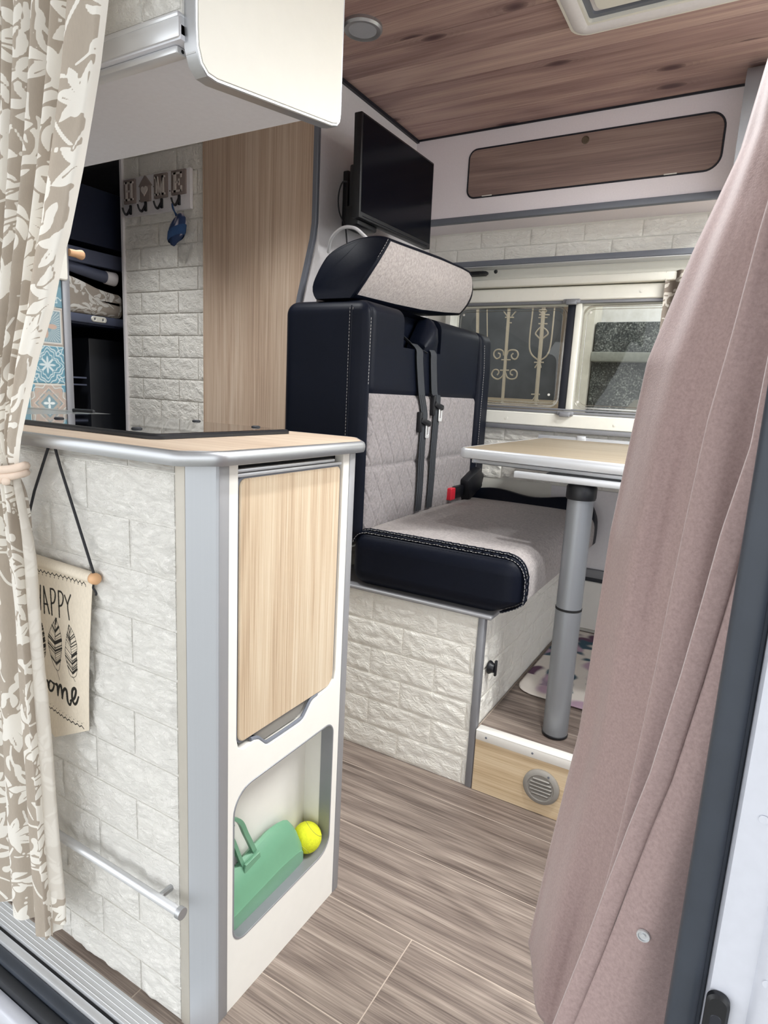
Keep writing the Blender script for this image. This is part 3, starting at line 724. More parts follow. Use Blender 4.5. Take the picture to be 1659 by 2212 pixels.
# ---- tiled partition at the rear end of the kitchen
part = sbox('wall_partition', M['cream'], -1.62, -1.586, .50, 1.031, 0, 1.90, label='tiled partition at the rear end of the worktop')
B().box(-1.626, -1.5805, 1.031, 1.053, 0, 1.90, bev=.003).obj('edge_strip', M['grey_edge'], part)
def tile_print(kind, n=88):
    s = np.linspace(-1, 1, n); U, V = np.meshgrid(s, s); R = np.hypot(U, V); A = np.arctan2(V, U)
    teal = np.zeros_like(U); white = np.zeros_like(U); peach = np.zeros_like(U)
    sst = lambda d, w: np.clip(1 - np.abs(d) / w, 0, 1)
    if kind == 0:      # teal ground, white curling star
        teal[:] = 1
        pet = R - (.34 + .16 * np.cos(8 * A)); white = np.maximum(white, np.clip(-pet * 12, 0, 1) * .8)
        for r0, ph, am in ((.55, 0, .12), (.72, .4, .14), (.9, 0, .1), (1.12, .3, .08)): white = np.maximum(white, sst(R - r0 - am * np.cos(4 * A + ph) - .05 * np.cos(12 * A), .045))
        dg = np.minimum(np.abs(U - V), np.abs(U + V)) / 1.41; white = np.maximum(white, sst(dg - .1 * np.sin(np.clip((R - .7) / .55, 0, 1) * 3.14), .035) * (R > .7))
    elif kind == 1:    # beige ground, pale star on teal diamond, tan scrolls
        D_ = np.abs(U) + np.abs(V); teal = (D_ < .5).astype(float) * .75; teal = np.maximum(teal, ((np.abs(U) > .75) & (np.abs(V) > .62)) * 1.0)
        white = np.clip(-(R - (.22 + .14 * np.cos(4 * A))) * 14, 0, 1); teal = np.maximum(teal, sst(D_ - .74, .05)); white = np.maximum(white, sst(D_ - .86, .03))
        for r0 in (.72, .88): peach = np.maximum(peach, sst(R - r0 - .16 * np.cos(8 * A), .06))
        white = np.maximum(white, sst(R - 1.02 - .12 * np.cos(8 * A), .035))
    elif kind == 2:    # teal fans and a peach flower with four petals
        q = np.maximum(np.abs(U), np.abs(V)); teal = (q < .82) * .7; white = sst(np.sin(A * 22) * .2 + 0 * R, .12) * (q < .78) * (R > .35) * .8
        peach = np.clip(-(R - (.36 + .3 * np.cos(4 * A))) * 12, 0, 1); teal = teal * (1 - peach); white = white * (1 - peach); white = np.maximum(white, sst(q - .86, .03))
    else:              # concentric fans
        teal[:] = .9; R2 = np.hypot(U + 1, V - 1)
        for r0 in (.3, .6, .9, 1.2, 1.5): white = np.maximum(white, sst(R2 - r0, .05))
        white = np.maximum(white, sst(np.hypot(U - 1, V + 1) - .5 - .1 * np.cos(9 * np.arctan2(V + 1, U - 1)), .06))
    return teal.ravel(), white.ravel(), peach.ravel()
for jz, kz in ((.884, 1), (.982, 0), (1.079, 2), (1.1755, 3)):
    for iy, kk in ((.9355, kz), (.839, (kz + 2) % 4), (.7425, kz)):
        n = 88; s = np.linspace(.0008, .0955, n); Yg, Zg = np.meshgrid(iy + s, max(jz, jz) + s * (1.0))
        Xg = np.full_like(Yg, -1.5840); e = np.minimum(np.minimum(Yg - iy - .0008, iy + .0955 - Yg), np.minimum(Zg - jz - .0008, jz + .0955 - Zg)); Xg -= np.clip(.0015 - e, 0, .0015)
        b = B(); b.v = np.stack([Xg, Yg, Zg], -1).reshape(-1, 3).tolist(); b.f = [(j * n + i, j * n + i + 1, (j + 1) * n + i + 1, (j + 1) * n + i) for j in range(n - 1) for i in range(n - 1)]
        te, wh, pe = tile_print(kk, n); b.obj('tile', M['tile'], part, attrs={'teal': te, 'white': wh, 'peach': pe}, angle=None)
pl_ = B().plate(rrect(.93, 1.044, 1.246, 1.345, .008), 'x', -1.572, .012, bev=.003).obj('cream_plate', M['cream'], part)
B().lathe([(.009, 0), (.0095, .02), (.012, .03), (.0125, .036), (.010, .040), (0, .041)], (-1.580, 1.053, 1.319), 'y', 18).obj('wooden_knob', M['beech'], part)

# ================================================================== KITCHEN
M['post_edge'] = plain('greige_post_edge', '#b5b0a6', .45, .2, var=.03)
kit = thing('kitchen_cabinet', 'kitchen cabinet with white embossed brick front and pale oak door', 'cabinet', (-1.1, .75, 0))
fp = B().box(-1.58, -.650, .575, .60, .001, .896).obj('front_panel', M['foam'], kit)
bricks(fp, 'y', .5745, -1.58, -.6505, .002, .896, .8075, -.840, M['foam'], 1, depth=1.5)
post = [(-.6495, .5745), (-.633, .5735), (-.6295, .5750), (-.6015, .5985), (-.600, .6020), (-.600, .6210), (-.645, .6210)]
cpst = B().loft([[(x, y, .0) for x, y in post], [(x, y, .896) for x, y in post]]).obj('corner_post', M['alu_z'], kit, angle=20)
B().box(-.6505, -.6325, .5725, .580, .0, .896, bev=.001).obj('post_edge', M['post_edge'], cpst)
B().box(-.606, -.5990, .6025, .6212, .0, .896, bev=.001).obj('post_edge', M['alu_dark'], cpst)
hole1 = [(.640, .893), (.640, .478), (.644, .462), (.655, .4545), (.682, .456), (.692, .452), (.708, .436), (.716, .4325), (.800, .4325), (.812, .438), (.834, .458), (.860, .4625), (.886, .4655), (.897, .475), (.900, .492), (.900, .893)]
hole2 = rrect(.6345, .900, .1155, .3895, [.030, .034, .024, .040], 8)
B().plate([(.621, .0), (.919, .0), (.919, .896), (.621, .896)], 'x', -.6005, .018, holes=[hole1, hole2], bev=.0008).obj('end_panel', M['white'], kit)
B().box(-.630, -.599, .919, .938, .0, .896, bev=.003).obj('edge_trim', M['alu_dark'], kit)
dr = B().plate(rrect(.6475, .8965, .4655, .8725, [.014, .022, .008, .012]), 'x', -.6035, .012, bev=.0015).obj('door', M['oak'], kit)
B().plate(rrect(.6435, .8985, .4625, .8765, [.016, .024, .01, .014]), 'x', -.6065, .012, bev=.001).obj('door_gasket', M['grey_trim'], dr)
hh = [(.686, .4645), (.700, .448), (.714, .4375), (.802, .4375), (.816, .444), (.832, .4625)]
B().plate(hh, 'x', -.613, .01).obj('handle_recess', M['grey_plastic'], dr)
B().tube([(-.606, a, b) for a, b in catmull([(.676, .459), (.692, .4545), (.708, .4390), (.720, .4355), (.798, .4355), (.812, .441), (.832, .4605), (.85, .4635)], 30)], .0032, 8, flat=1.0).obj('door_handle', M['grey_trim'], dr)
ck = B().box(-.66, -.62, .62, .919, .40, .896).obj('door_cavity', M['gap'], kit)
vr = B().box(-.612, -.603, .641, .899, .8755, .8805, bev=.001).box(-.616, -.606, .641, .882, .8815, .8865, bev=.001).obj('vent_rail', M['alu_pale'], kit)
ring = rrect(.6345, .900, .1155, .3895, [.030, .034, .024, .040], 8)
B().plate(_inset(_ccw(ring, True), -.0012), 'x', -.5995, .026, holes=[_inset(_ccw(ring, True), .0022)], bev=.0008).obj('niche_edging', M['grey_edge'], kit)
nl = B().plate(rrect(.598, .916, .09, .42, .01), 'x', -.6185, .049, holes=[rrect(.602, .9015, .1145, .3905, [.01, .034, .024, .01], 8)])
nl.box(-.669, -.665, .598, .916, .09, .42)
nl.obj('niche_liner', M['white'], kit)
rl = B().tube([(-1.12, .546, .240), (-.6215, .546, .240)], .0068, 14).obj('towel_rail', M['alu_pale'], kit, angle=50)
B().tube([(-.6235, .546, .240), (-.6150, .546, .240)], .0088, 16).obj('end_cap', M['alu'], rl, angle=40)
B().tube([(-.668, .546, .240), (-.668, .575, .240)], .005, 10).obj('bracket', M['alu'], rl)
B().box(-1.56, -.64, .605, .93, .02, .08).obj('plinth', M['white'], kit)
B().box(-1.56, -.640, .915, .935, .0, .896).obj('back_panel', M['white'], kit)

wt_o = [(-1.584, .541), (-.625, .541), (-.612, .5445), (-.585, .5790), (-.5795, .592), (-.5785, .600), (-.5785, .925), (-.581, .936), (-.630, .994), (-.642, 1.001), (-.655, 1.003), (-1.584, 1.003)]
wt = thing('worktop', 'pale oak kitchen worktop with rounded silver edge, holding the glass hob', 'worktop', (-1.1, .77, .896))
wi = _inset(_ccw(wt_o, True), .0055)
B().plate(wi, 'z', .9168, .018, holes=[rrect(-1.56, -1.255, .66, .94, .04)], bev=.0006).obj('top_board', M['oak_top'], wt)
sec = []
cc = _ccw(wt_o, True)
for d, z in ((.0058, .8965), (.001, .8975), (-.001, .902), (-.0015, .9065), (-.001, .911), (.001, .9150), (.0045, .9170), (.0062, .9168)):
    sec.append([(p[0], p[1], z) for p in _inset(cc, d)])
B().loft(sec, caps=False).obj('edge_profile', M['alu'], wt, angle=50)

hob = thing('hob', 'black glass covered hob with dark rim on the worktop', 'hob', (-.97, .78, .917))
B().plate(rrect(-1.24, -.7480, .622, .9400, [.004, .020, .012, .004]), 'z', .9245, .0072, bev=.003).obj('rim', M['black'], hob)
B().plate(rrect(-1.235, -.7545, .6285, .9335, [.004, .016, .009, .004]), 'z', .9252, .003, bev=.001).obj('glass_lid', M['hob_glass'], hob)
for hx, hy in ((-.845, .668), (-.985, .925), (-.815, .915), (-1.10, .70)):
    B().lathe([(.0085, 0), (.0085, .0016), (.006, .003), (0, .0032)], (hx, hy, .9250), 'z', 18).obj('silicone_pad', M['rubber'], hob)
sk = thing('sink', 'stainless steel sink with rounded bowl at the rear of the worktop', 'sink', (-1.4, .78, .917))
B().plate(rrect(-1.57, -1.244, .645, .955, .02), 'z', .9215, .004, holes=[rrect(-1.54, -1.285, .69, .915, .05)], bev=.0015).obj('rim', M['steel'], sk)
def ring_z(d, z): return [(p[0], p[1], z) for p in _inset(_ccw(rrect(-1.54, -1.285, .69, .915, .05), True), d)]
B().loft([ring_z(0, .9205), ring_z(.004, .912), ring_z(.008, .902), ring_z(.03, .898)]).obj('bowl', M['steel'], sk, angle=60)
B().plate([(-1.40, .925), (-1.385, .915), (-1.33, .9300), (-1.33, .936), (-1.36, .942)], 'z', .929, .007, bev=.002).obj('lid_hinge', M['black'], sk)

# ---- overhead cabinet above the kitchen
ov = thing('overhead_cabinet', 'white overhead cabinet with embossed brick front, above the kitchen worktop', 'cabinet', (-1.1, .67, 1.35))
op = B().box(-1.584, -.618, .562, .578, 1.412, 1.90).obj('front_panel', M['foam'], ov)
bricks(op, 'y', .5615, -1.58, -.618, 1.413, 1.90, 1.4145, -.683, M['foam'], 2)
B().box(-1.584, -.618, .557, .578, 1.3865, 1.4125, bev=.004).box(-1.584, -.618, .5555, .578, 1.4065, 1.4135, bev=.003).box(-.6192, -.604, .5685, .62, 1.372, 1.44).obj('edge_profile', M['alu_pale'], ov)
B().box(-1.584, -.618, .560, .790, 1.3850, 1.400).obj('bottom_board', M['underside'], ov)
B().box(-1.584, -.62, .775, .79, 1.40, 1.90).obj('back_board', M['bulkhead'], ov)
lpr = B().box(-1.3, -.632, .5655, .582, 1.3765, 1.3848, bev=.0018).obj('light_profile', M['alu_pale'], ov)
B().plate(rrect(.5662, .5815, 1.3768, 1.3846, .002), 'x', -.6310, .002, bev=.0006).obj('profile_end_cap', M['alu_pale'], lpr)
B().lathe([(.0022, 0), (.0022, .0004), (0, .0004)], (-.6312, .5745, 1.3806), 'x', 12).obj('screw', M['gap'], lpr)
eo = [(.5655, 1.90), (.5655, 1.400), (.567, 1.378), (.573, 1.362), (.584, 1.3535), (.600, 1.353), (.835, 1.3905), (.849, 1.395), (.856, 1.403), (.858, 1.415), (.858, 1.90)]
ec = _ccw(eo, True)
B().plate(_inset(ec, .0042), 'x', -.6000, .016, bev=.0006).obj('end_panel', M['overhead_white'], ov)
B().plate(ec, 'x', -.6008, .0188, holes=[_inset(ec, .0048)], bev=.0012).obj('edge_band', M['alu'], ov)

# ================================================================== BENCH SEAT
be = thing('bench_seat', 'high backed black and grey travel bench on a white brick box', 'bench', (-.85, 1.85, 0))
bb = B().box(-1.16, -.5155, 1.406, 2.284, .0, .468).box(-.5155, -.500, 1.406, 2.284, .170, .468).obj('seat_box', M['foam_soft'], be)
_BL, _BH = BL, BH
def sbricks(*a, bl, bh, **k):
    global BL, BH
    o = (BL, BH); BL, BH = bl, bh
    bricks(*a, **k); BL, BH = o
bricks_key_reset = BRICKS
sbricks(bb, 'y', 1.4055, -1.0, -.5155, .001, .467, .386, -.8225, M['foam_soft'], 6, bl=.1965, bh=.0774, depth=.65)
sbricks(bb, 'x', -.4995, 1.424, 2.284, .171, .467, .398, 1.468, M['foam_soft'], 7, bl=.1965, bh=.0774, depth=.8)
B().box(-.5155, -.4965, 1.4005, 1.422, .0, .468, bev=.004).obj('corner_strip', M['grey_edge'], be)
B().box(-1.0, -.478, 1.392, 2.284, .468, .4785, bev=.004, seg=3).obj('seat_board', M['alu_dark'], be)
knob = B().plate(rrect(1.427, 1.474, .300, .345, .016), 'x', -.4915, .006, bev=.002)
kb = B().lathe([(.0175, 0), (.0175, .004), (.013, .010), (.012, .016), (0, .0165)], (-.4935, 1.450, .323), 'x', 20).box(-.478, -.472, 1.4455, 1.4545, .303, .345, bev=.002).obj('turn_latch', M['black'], be)

# seat cushion: leather side panels and fabric top from one rounded block
def seat_crown(p):
    x, y, z = p
    t = max(0, (z - .56) / .075)
    a = max(0, 1 - ((y - 1.82) / .43) ** 2); b = max(0, 1 - ((x + .68) / .30) ** 2)
    z += .012 * a * b * t
    for s in (1.70, 1.985): z -= .004 * t * math.exp(-((y - s) / .012) ** 2)
    if z < .52: x -= .055 * max(0, (x + .62) / .21) * (0.52 - z) / .04
    rz = min(1, max(0, (y - 2.172) / .02)); z += .034 * rz * t * (1 + .25 * math.sin(x * 22))
    x += .006 * max(0, 1 - ((z - .56) / .07) ** 2) * max(0, (x + .5) / .09)
    return (x, y, z)
xs = axis(-.90, -.413, .022, r=.045); ys = axis(1.392, 2.262, .018, (1.4245, 2.172, 2.182, 2.192, 1.70, 1.985), r=.045); zs = axis(.479, .633, .016, r=.045)
v, f = roundbox(xs, ys, zs, .045, seat_crown)
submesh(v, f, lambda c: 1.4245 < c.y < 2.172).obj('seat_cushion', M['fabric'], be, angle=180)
near = submesh(v, f, lambda c: c.y <= 1.4245).obj('side_panel', M['leather'], be, angle=180)
submesh(v, f, lambda c: c.y >= 2.172).obj('side_panel', M['leather'], be, angle=180)
def rim_pts(v, y, z_min=.49, dy=0., up=.0015):
    P = sorted({(round(a[0], 5), round(a[2], 5)) for a in v if abs(a[1] - y) < .004 and a[2] > z_min and a[0] > -.897}, key=lambda q: math.atan2(q[1] - .55, q[0] + .65), reverse=True)
    P = [q for q in P if math.atan2(q[1] - .55, q[0] + .65) > -.9]
    return [(a + up * (1 if b < .6 else .3), y + dy, b + up) for a, b in P]
rp = rim_pts(v, 1.4245)
B().tube(rp, .0042, 8).obj('piping', M['leather'], be, angle=180)
B().tube([(a, b - .014, c - .0038) for a, b, c in rim_pts(v, 1.4245)], .0036, 8).obj('piping', M['leather'], be, angle=180)
def stitches(path, step=.0085, dash=.0055, r=.0007):
    P = catmull(path, max(8, int(np.linalg.norm(np.diff(np.array(path), axis=0), axis=1).sum() / .002))) if len(path) > 2 else np.linspace(path[0], path[1], 200)
    d = np.r_[0, np.cumsum(np.linalg.norm(np.diff(P, axis=0), axis=1))]; b = B(); t = 0.
    while t + dash < d[-1]:
        q = [[np.interp(u, d, P[:, k]) for k in range(3)] for u in (t, t + dash / 2, t + dash)]
        b.tube(q, r, 5, caps=False); t += step
    return b
stitches([(a + .0006, b - .0065, c + .0012) for a, b, c in rp]).obj('stitching', M['thread'], be, kind='stuff')
stitches([(a + .001, b - .0215, c - .0052) for a, b, c in rp]).obj('stitching', M['thread'], be, kind='stuff')

# backrest block
NY0, NY1, NZ = 1.588, 1.832, 1.132
def back_def(p):
    x, y, z = p
    if x > -.9:
        f_ = min(1, max(0, (x + .9) / .03))
        if z < 1.0: x += .006 * f_ * max(0, 1 - ((y - 1.79) / .36) ** 2) * max(0, 1 - abs((z - .9) / .11) ** 3 if z > .8 else 1 - abs((z - .715) / .1) ** 3)
        for s in (1.000, .802): x -= .006 * f_ * math.exp(-((z - s) / .007) ** 2) * (1 if 1.418 < y < 2.165 else 0)
        x -= .010 * f_ * (math.exp(-((y - 1.418) / .008) ** 2) + math.exp(-((y - 2.165) / .008) ** 2))
        x += .012 * f_ * (1 if (y < 1.418 or y > 2.165) else 0) * (.5 + .5 * min(1, max(0, (1.2 - z) / .1)))
        if NY0 + .0015 < y < NY1 - .0015 and z > NZ + .001: x = min(x, -.945)
    return (x, y, z)
xs = axis(-1.150, -.872, .02, r=.04); ys = axis(1.392, 2.280, .016, (1.400, 1.418, 1.426, 2.157, 2.165, 2.173, NY0, NY0 + .003, NY1 - .003, NY1), r=.04)
zs = axis(.60, 1.237, .014, (.795, .802, .809, .993, 1.000, 1.007, NZ, NZ + .003), r=.035)
v, f = roundbox(xs, ys, zs, .036, back_def)
isfab = lambda c: c.x > -.905 and 1.418 < c.y < 2.165 and c.z < 1.000
submesh(v, f, lambda c: not isfab(c)).obj('backrest', M['leather'], be, angle=60)
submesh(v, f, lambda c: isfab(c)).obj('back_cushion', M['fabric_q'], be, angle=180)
front = lambda z: -.872
stitches([(-.8685, 1.4035, z) for z in (1.19, 1.13, 1.05, 1.02)]).obj('stitching', M['thread'], be, kind='stuff')
for yy, xx in ((1.3935, -.9185), (1.3915, -.9265)):
    stitches([(xx, yy, 1.215), (xx, yy - .0003, 1.1), (xx, yy, .9), (xx, yy, .66)]).obj('stitching', M['thread'], be, kind='stuff')
B().tube([(-.9215, 1.3925, 1.22), (-.9215, 1.3920, 1.0), (-.9215, 1.3920, .64)], .0022, 6).obj('piping', M['leather'], be)
stitches([(-.8605, 2.174, 1.19), (-.8560, 2.176, 1.1), (-.8565, 2.176, .95), (-.858, 2.176, .75)]).obj('stitching', M['thread'], be, kind='stuff')
# belt slot: flap and guide
fl = []
for t in np.linspace(0, 1, 9):
    y = lerp(1.722, 1.822, t); top = lerp(1.160, 1.236, min(1, t / .62)) if t < .62 else lerp(1.236, 1.230, (t - .62) / .38); dep = .006 + .016 * math.sin(math.pi * min(1, t * .9 + .1)) ** .7
    fl.append([(-.900, y, 1.134), (-.880 + dep * .3, y, 1.1335), (-.884 + dep, y, lerp(1.134, top, .35)), (-.886 + dep * .85, y, lerp(1.134, top, .72)), (-.896, y, top), (-.93, y, top - .004), (-.935, y, 1.14)])
B().loft(fl).obj('belt_flap', M['leather'], be, angle=50)
B().box(-.935, -.915, 1.625, 1.65, 1.165, 1.20, bev=.004).tube([(-.915, 1.62 + .018 * math.cos(a), 1.168 + .014 * math.sin(a)) for a in np.linspace(2.4, 5.6, 12)], .0025, 6).obj('belt_guide', M['black'], be)
B().tube([(-.925, 1.665, 1.175), (-.90, 1.70, 1.145), (-.872, 1.735, 1.128)], .011, 8, flat=.25).obj('belt_loop', M['belt'], be)
def belt(y0, y1, y2, zm, zt):
    P = [(-.885, y0, 1.150), (-.8655, y0, 1.131), (-.8640, y0 + .003, 1.10), (-.8625, lerp(y0, y1, .55), 1.01), (-.8600, y1, zm + .03), (-.8590, y1 + .002, zm), (-.8600, lerp(y1, y2, .35), .84), (-.8590, lerp(y1, y2, .75), .73), (-.861, y2, zt)]
    Q = catmull(P, 60); hw = .0205; o = B(); s = []
    for q in Q: s.append([(q[0], q[1] - hw, q[2]), (q[0] + .0012, q[1] - hw * .5, q[2]), (q[0] + .0014, q[1] + hw * .5, q[2]), (q[0], q[1] + hw, q[2]), (q[0] - .0012, q[1] + hw, q[2]), (q[0] - .0012, q[1] - hw, q[2])])
    st = o.loft(s).obj('seat_belt', M['belt'], be, angle=50)
    for k in (-.6, 0, .6):
        B().tube([(q[0] + .0013, q[1] + hw * k, q[2]) for q in Q[18:]], .0006, 4, caps=False).obj('belt_weave_line', M['black'], st)
    B().box(-.864, -.846, y1 - .034, y1 + .030, zm - .012, zm + .006, bev=.006, rot=Matrix.Rotation(math.radians(-12), 3, 'X')).box(-.868, -.852, y1 - .036, y1 - .022, zm - .034, zm + .028, bev=.004).obj('buckle_tongue', M['black'], st)
    B().plate(rrect(y1 + .004, y1 + .028, zm - .052, zm - .008, .004), 'x', -.8525, .0022, holes=[rrect(y1 + .011, y1 + .021, zm - .042, zm - .016, .002)], bev=.0006).obj('tongue_plate', M['chrome'], st)
belt(1.678, 1.722, 1.722, .925, .645); belt(1.772, 1.808, 1.800, .975, .645)
# headrest: black gusset body with a grey fabric face, wider at the bottom
prof = [(-1.050, 1.2405), (-1.061, 1.258), (-1.060, 1.284), (-1.036, 1.328), (-1.006, 1.361), (-.950, 1.391), (-.905, 1.4015), (-.872, 1.398), (-.860, 1.388)]
frontp = [(-.860, 1.388), (-.864, 1.365), (-.878, 1.325), (-.900, 1.285), (-.926, 1.2495), (-.934, 1.2405)]
def hr_sec(prof, y, k, inset=0.):
    cz, cx = 1.2405, -.975
    return [(cx + (x - cx) * (1 - inset), y + (z - 1.2405) / .16 * k, cz + (z - cz)) for x, z in prof]
full = catmull(prof, 26).tolist() + catmull(frontp, 14).tolist()[1:]
secs = []
for y, k, sx, sz in ((1.405, .055, .94, .955), (1.4085, .056, .985, .985), (1.416, .056, 1, 1), (1.50, .05, 1, 1.01), (1.62, .03, 1, 1.03), (1.78, .0, 1, 1.05), (1.95, -.03, 1, 1.05), (2.035, -.06, 1, 1.03), (2.075, -.08, .99, .98), (2.097, -.09, .95, .93)):
    db = .034 * max(0, (y - 1.62) / .46) ** 2
    secs.append([(-.975 + (x + .975) * sx, y + ((z - 1.2405) / .16) ** 2 * k * min(1, max(.12, (x + 1.04) / .17)) if z > 1.2405 else y, 1.2405 + db + (z - 1.2405) * (sz * .16 - db * .9) / .16 + .009 * math.sin(max(0, min(1, (y - 1.41) / .7)) * math.pi * .6)) for x, z in full])
nfr = 26
hv = [p for s in secs for p in s]; nn = len(full); hf = [(i * nn + k, i * nn + (k + 1) % nn, (i + 1) * nn + (k + 1) % nn, (i + 1) * nn + k) for i in range(len(secs) - 1) for k in range(nn)]
fabq = lambda i, k: 2 <= i < len(secs) - 2 and nfr - 1 <= k < nn - 2
hv = [(p[0] + (.010 * math.sin(math.pi * max(0, min(1, (p[2] - 1.245) / .15))) * math.sin(math.pi * max(0, min(1, (p[1] - 1.41) / .70))) ** .6 if nfr - 1 <= (q % nn) < nn - 1 else 0), p[1], p[2]) for q, p in enumerate(hv)]
A_ = [hf[i * nn + k] for i in range(len(secs) - 1) for k in range(nn) if not fabq(i, k)]; F_ = [hf[i * nn + k] for i in range(len(secs) - 1) for k in range(nn) if fabq(i, k)]
A_ += [tuple(range(nn)), tuple((len(secs) - 1) * nn + k for k in range(nn))]
def from_faces(v, f):
    bm = bmesh.new(); bv = [bm.verts.new(p) for p in v]
    for q in f: bm.faces.new([bv[i] for i in q])
    for q in [x for x in bm.verts if not x.link_faces]: bm.verts.remove(q)
    bmesh.ops.recalc_face_normals(bm, faces=bm.faces); return B().bm(bm)
hr = from_faces(hv, A_).obj('headrest', M['leather'], be, angle=50)
def padded(v):
    return [(p[0] + .003, p[1], p[2]) for p in v]
fo = from_faces(hv, F_); fo.obj('headrest_cover', M['fabric'], hr, angle=180)
edge = [secs[2][k] for k in range(nfr - 1, nn - 1)]
B().tube([(p[0] + .001, p[1] - .001, p[2]) for p in edge], .003, 6).obj('piping', M['leather'], hr)
B().tube([(s[nfr - 1][0], s[nfr - 1][1], s[nfr - 1][2] + .001) for s in secs[2:-1]], .003, 6).obj('piping', M['leather'], hr)
stitches([(p[0] - .001, p[1] - .0072, p[2] + .001) for p in edge]).obj('stitching', M['thread'], hr, kind='stuff')
B().tube([(-.99, 1.62, 1.20), (-.99, 1.62, 1.26)], .007, 10).tube([(-.99, 1.95, 1.20), (-.99, 1.95, 1.26)], .007, 10).obj('headrest_post', M['chrome'], hr)
# buckle on the seat
B().box(-.895, -.872, 1.985, 2.045, .645, .690, bev=.005).obj('buckle_stalk', M['black'], be)
B().plate(rrect(1.952, 1.990, .650, .692, .004), 'x', -.853, .02, bev=.002).obj('buckle_button', M['red'], be)
B().box(-.876, -.856, 1.990, 2.075, .650, .694, bev=.006).obj('buckle_body', M['black'], be)
B().box(-.875, -.835, 2.07, 2.20, .652, .735, bev=.012, rot=Matrix.Rotation(math.radians(18), 3, 'X')).box(-.87, -.84, 2.16, 2.225, .69, .735, bev=.01, rot=Matrix.Rotation(math.radians(-25), 3, 'X')).obj('buckle_body', M['black'], be)

# ================================================================== TABLE
ta = thing('table', 'oak dinette table with silver edge on a single aluminium leg', 'table', (-.32, 1.497, .1715))
to = rrect(-.640, .55, 1.455, 2.262, [.02, .02, .02, .02]); to = [(x, y + (x + .64) * -.10 * (1 if y < 1.8 else 0) + (.040 if y < 1.8 else 0)) for x, y in to]
tc = _ccw(to, True)
B().plate(_inset(tc, .004), 'z', .8738, .02, bev=.0006).obj('tabletop', M['table'], ta)
B().loft([[(p[0], p[1], z) for p in _inset(tc, d)] for d, z in ((.006, .8478), (.0, .850), (-.0015, .856), (-.0015, .866), (0, .872), (.004, .8745), (.006, .8738))], caps=False).obj('edge_profile', M['alu_pale'], ta, angle=50)
sl_ = _inset(tc, .034)
B().plate(sl_, 'z', .8455, .010).obj('extension_board', M['alu_pale'], ta)
B().plate(_inset(tc, .05), 'z', .8484, .0035).obj('slide_gap', M['gap'], ta)
B().box(-.475, .45, 1.452, 1.468, .8175, .8335, bev=.003).obj('slide_rail', M['alu_pale'], ta)
B().box(-.40, -.20, 1.47, 1.60, .8165, .8355).obj('leg_plate', M['black'], ta)
LX, LY = -.32, 1.497
leg = B().lathe([(.0305, .1725), (.0310, .175), (.0310, .505), (.0298, .506), (.0298, .5105), (.0305, .511), (.0305, .792), (.0285, .7925), (.0285, .80), (0, .80)][0:10], (LX, LY, 0), 'z', 40).obj('leg', M['alu_leg'], ta, angle=40)
B().lathe([(.0316, .5055), (.0316, .5108)], (LX, LY, 0), 'z', 40).obj('ring', M['gap'], leg)
B().lathe([(.0335, .779), (.035, .785), (.035, .808), (.030, .8165)], (LX, LY, 0), 'z', 36).obj('collar', M['black'], leg)
B().lathe([(.0318, .1717), (.0322, .1735), (.0322, .1765), (.031, .178)], (LX, LY, 0), 'z', 36).obj('foot_ring', M['black'], leg)
tag(B().box(-.66, .50, 2.262, 2.271, .868, .884, bev=.003).box(-.52, -.49, 2.258, 2.270, .868, .890, bev=.002).obj('table_wall_rail', M['alu_pale'], None), 'aluminium rail on the far wall carrying the table edge', 'rail')

# ================================================================== TELEVISION, LOCKER, LAMP, HATCH
tv = thing('television', 'small black flat screen television on a wall arm above the bench', 'television', (-1.02, 1.75, 1.47))
RT = Matrix.Rotation(math.radians(2.0), 3, 'X')
B().box(-1.026, -1.0012, 1.528, 1.968, 1.4775, 1.7415, bev=.003, rot=Matrix.Rotation(math.radians(1.2), 3, 'X')).obj('case', M['black'], tv)
B().box(-1.0014, -1.0002, 1.536, 1.961, 1.494, 1.735, rot=Matrix.Rotation(math.radians(1.2), 3, 'X')).obj('screen', M['screen'], tv)
B().box(-1.002, -.9985, 1.548, 1.950, 1.4835, 1.4850, rot=Matrix.Rotation(math.radians(1.2), 3, 'X')).obj('bezel_lip', M['gasket'], tv)
B().box(-1.056, -1.024, 1.556, 1.93, 1.500, 1.622, bev=.006).box(-1.062, -1.02, 1.554, 1.66, 1.462, 1.515, bev=.006).obj('back_housing', M['black'], tv)
B().box(-1.170, -1.150, 1.69, 1.79, 1.50, 1.66, bev=.004).box(-1.152, -1.05, 1.72, 1.755, 1.56, 1.60, bev=.006).obj('wall_arm', M['black'], tv)
B().tube(catmull([(-1.062, 1.556, 1.578), (-1.085, 1.565, 1.580), (-1.110, 1.585, 1.555), (-1.116, 1.60, 1.515), (-1.100, 1.61, 1.475), (-1.095, 1.615, 1.43)], 30), .0022, 8).obj('power_cable', M['cord'], tv)
wc = B().tube(catmull([(-1.135, 1.578, 1.400), (-1.105, 1.55, 1.430), (-1.06, 1.535, 1.450), (-1.015, 1.53, 1.446), (-.985, 1.535, 1.425), (-.972, 1.54, 1.412)], 40), .0048, 8)
tag(wc.obj('cable', M['white_cable'], None), 'white cable looping behind the headrest under the television', 'cable')

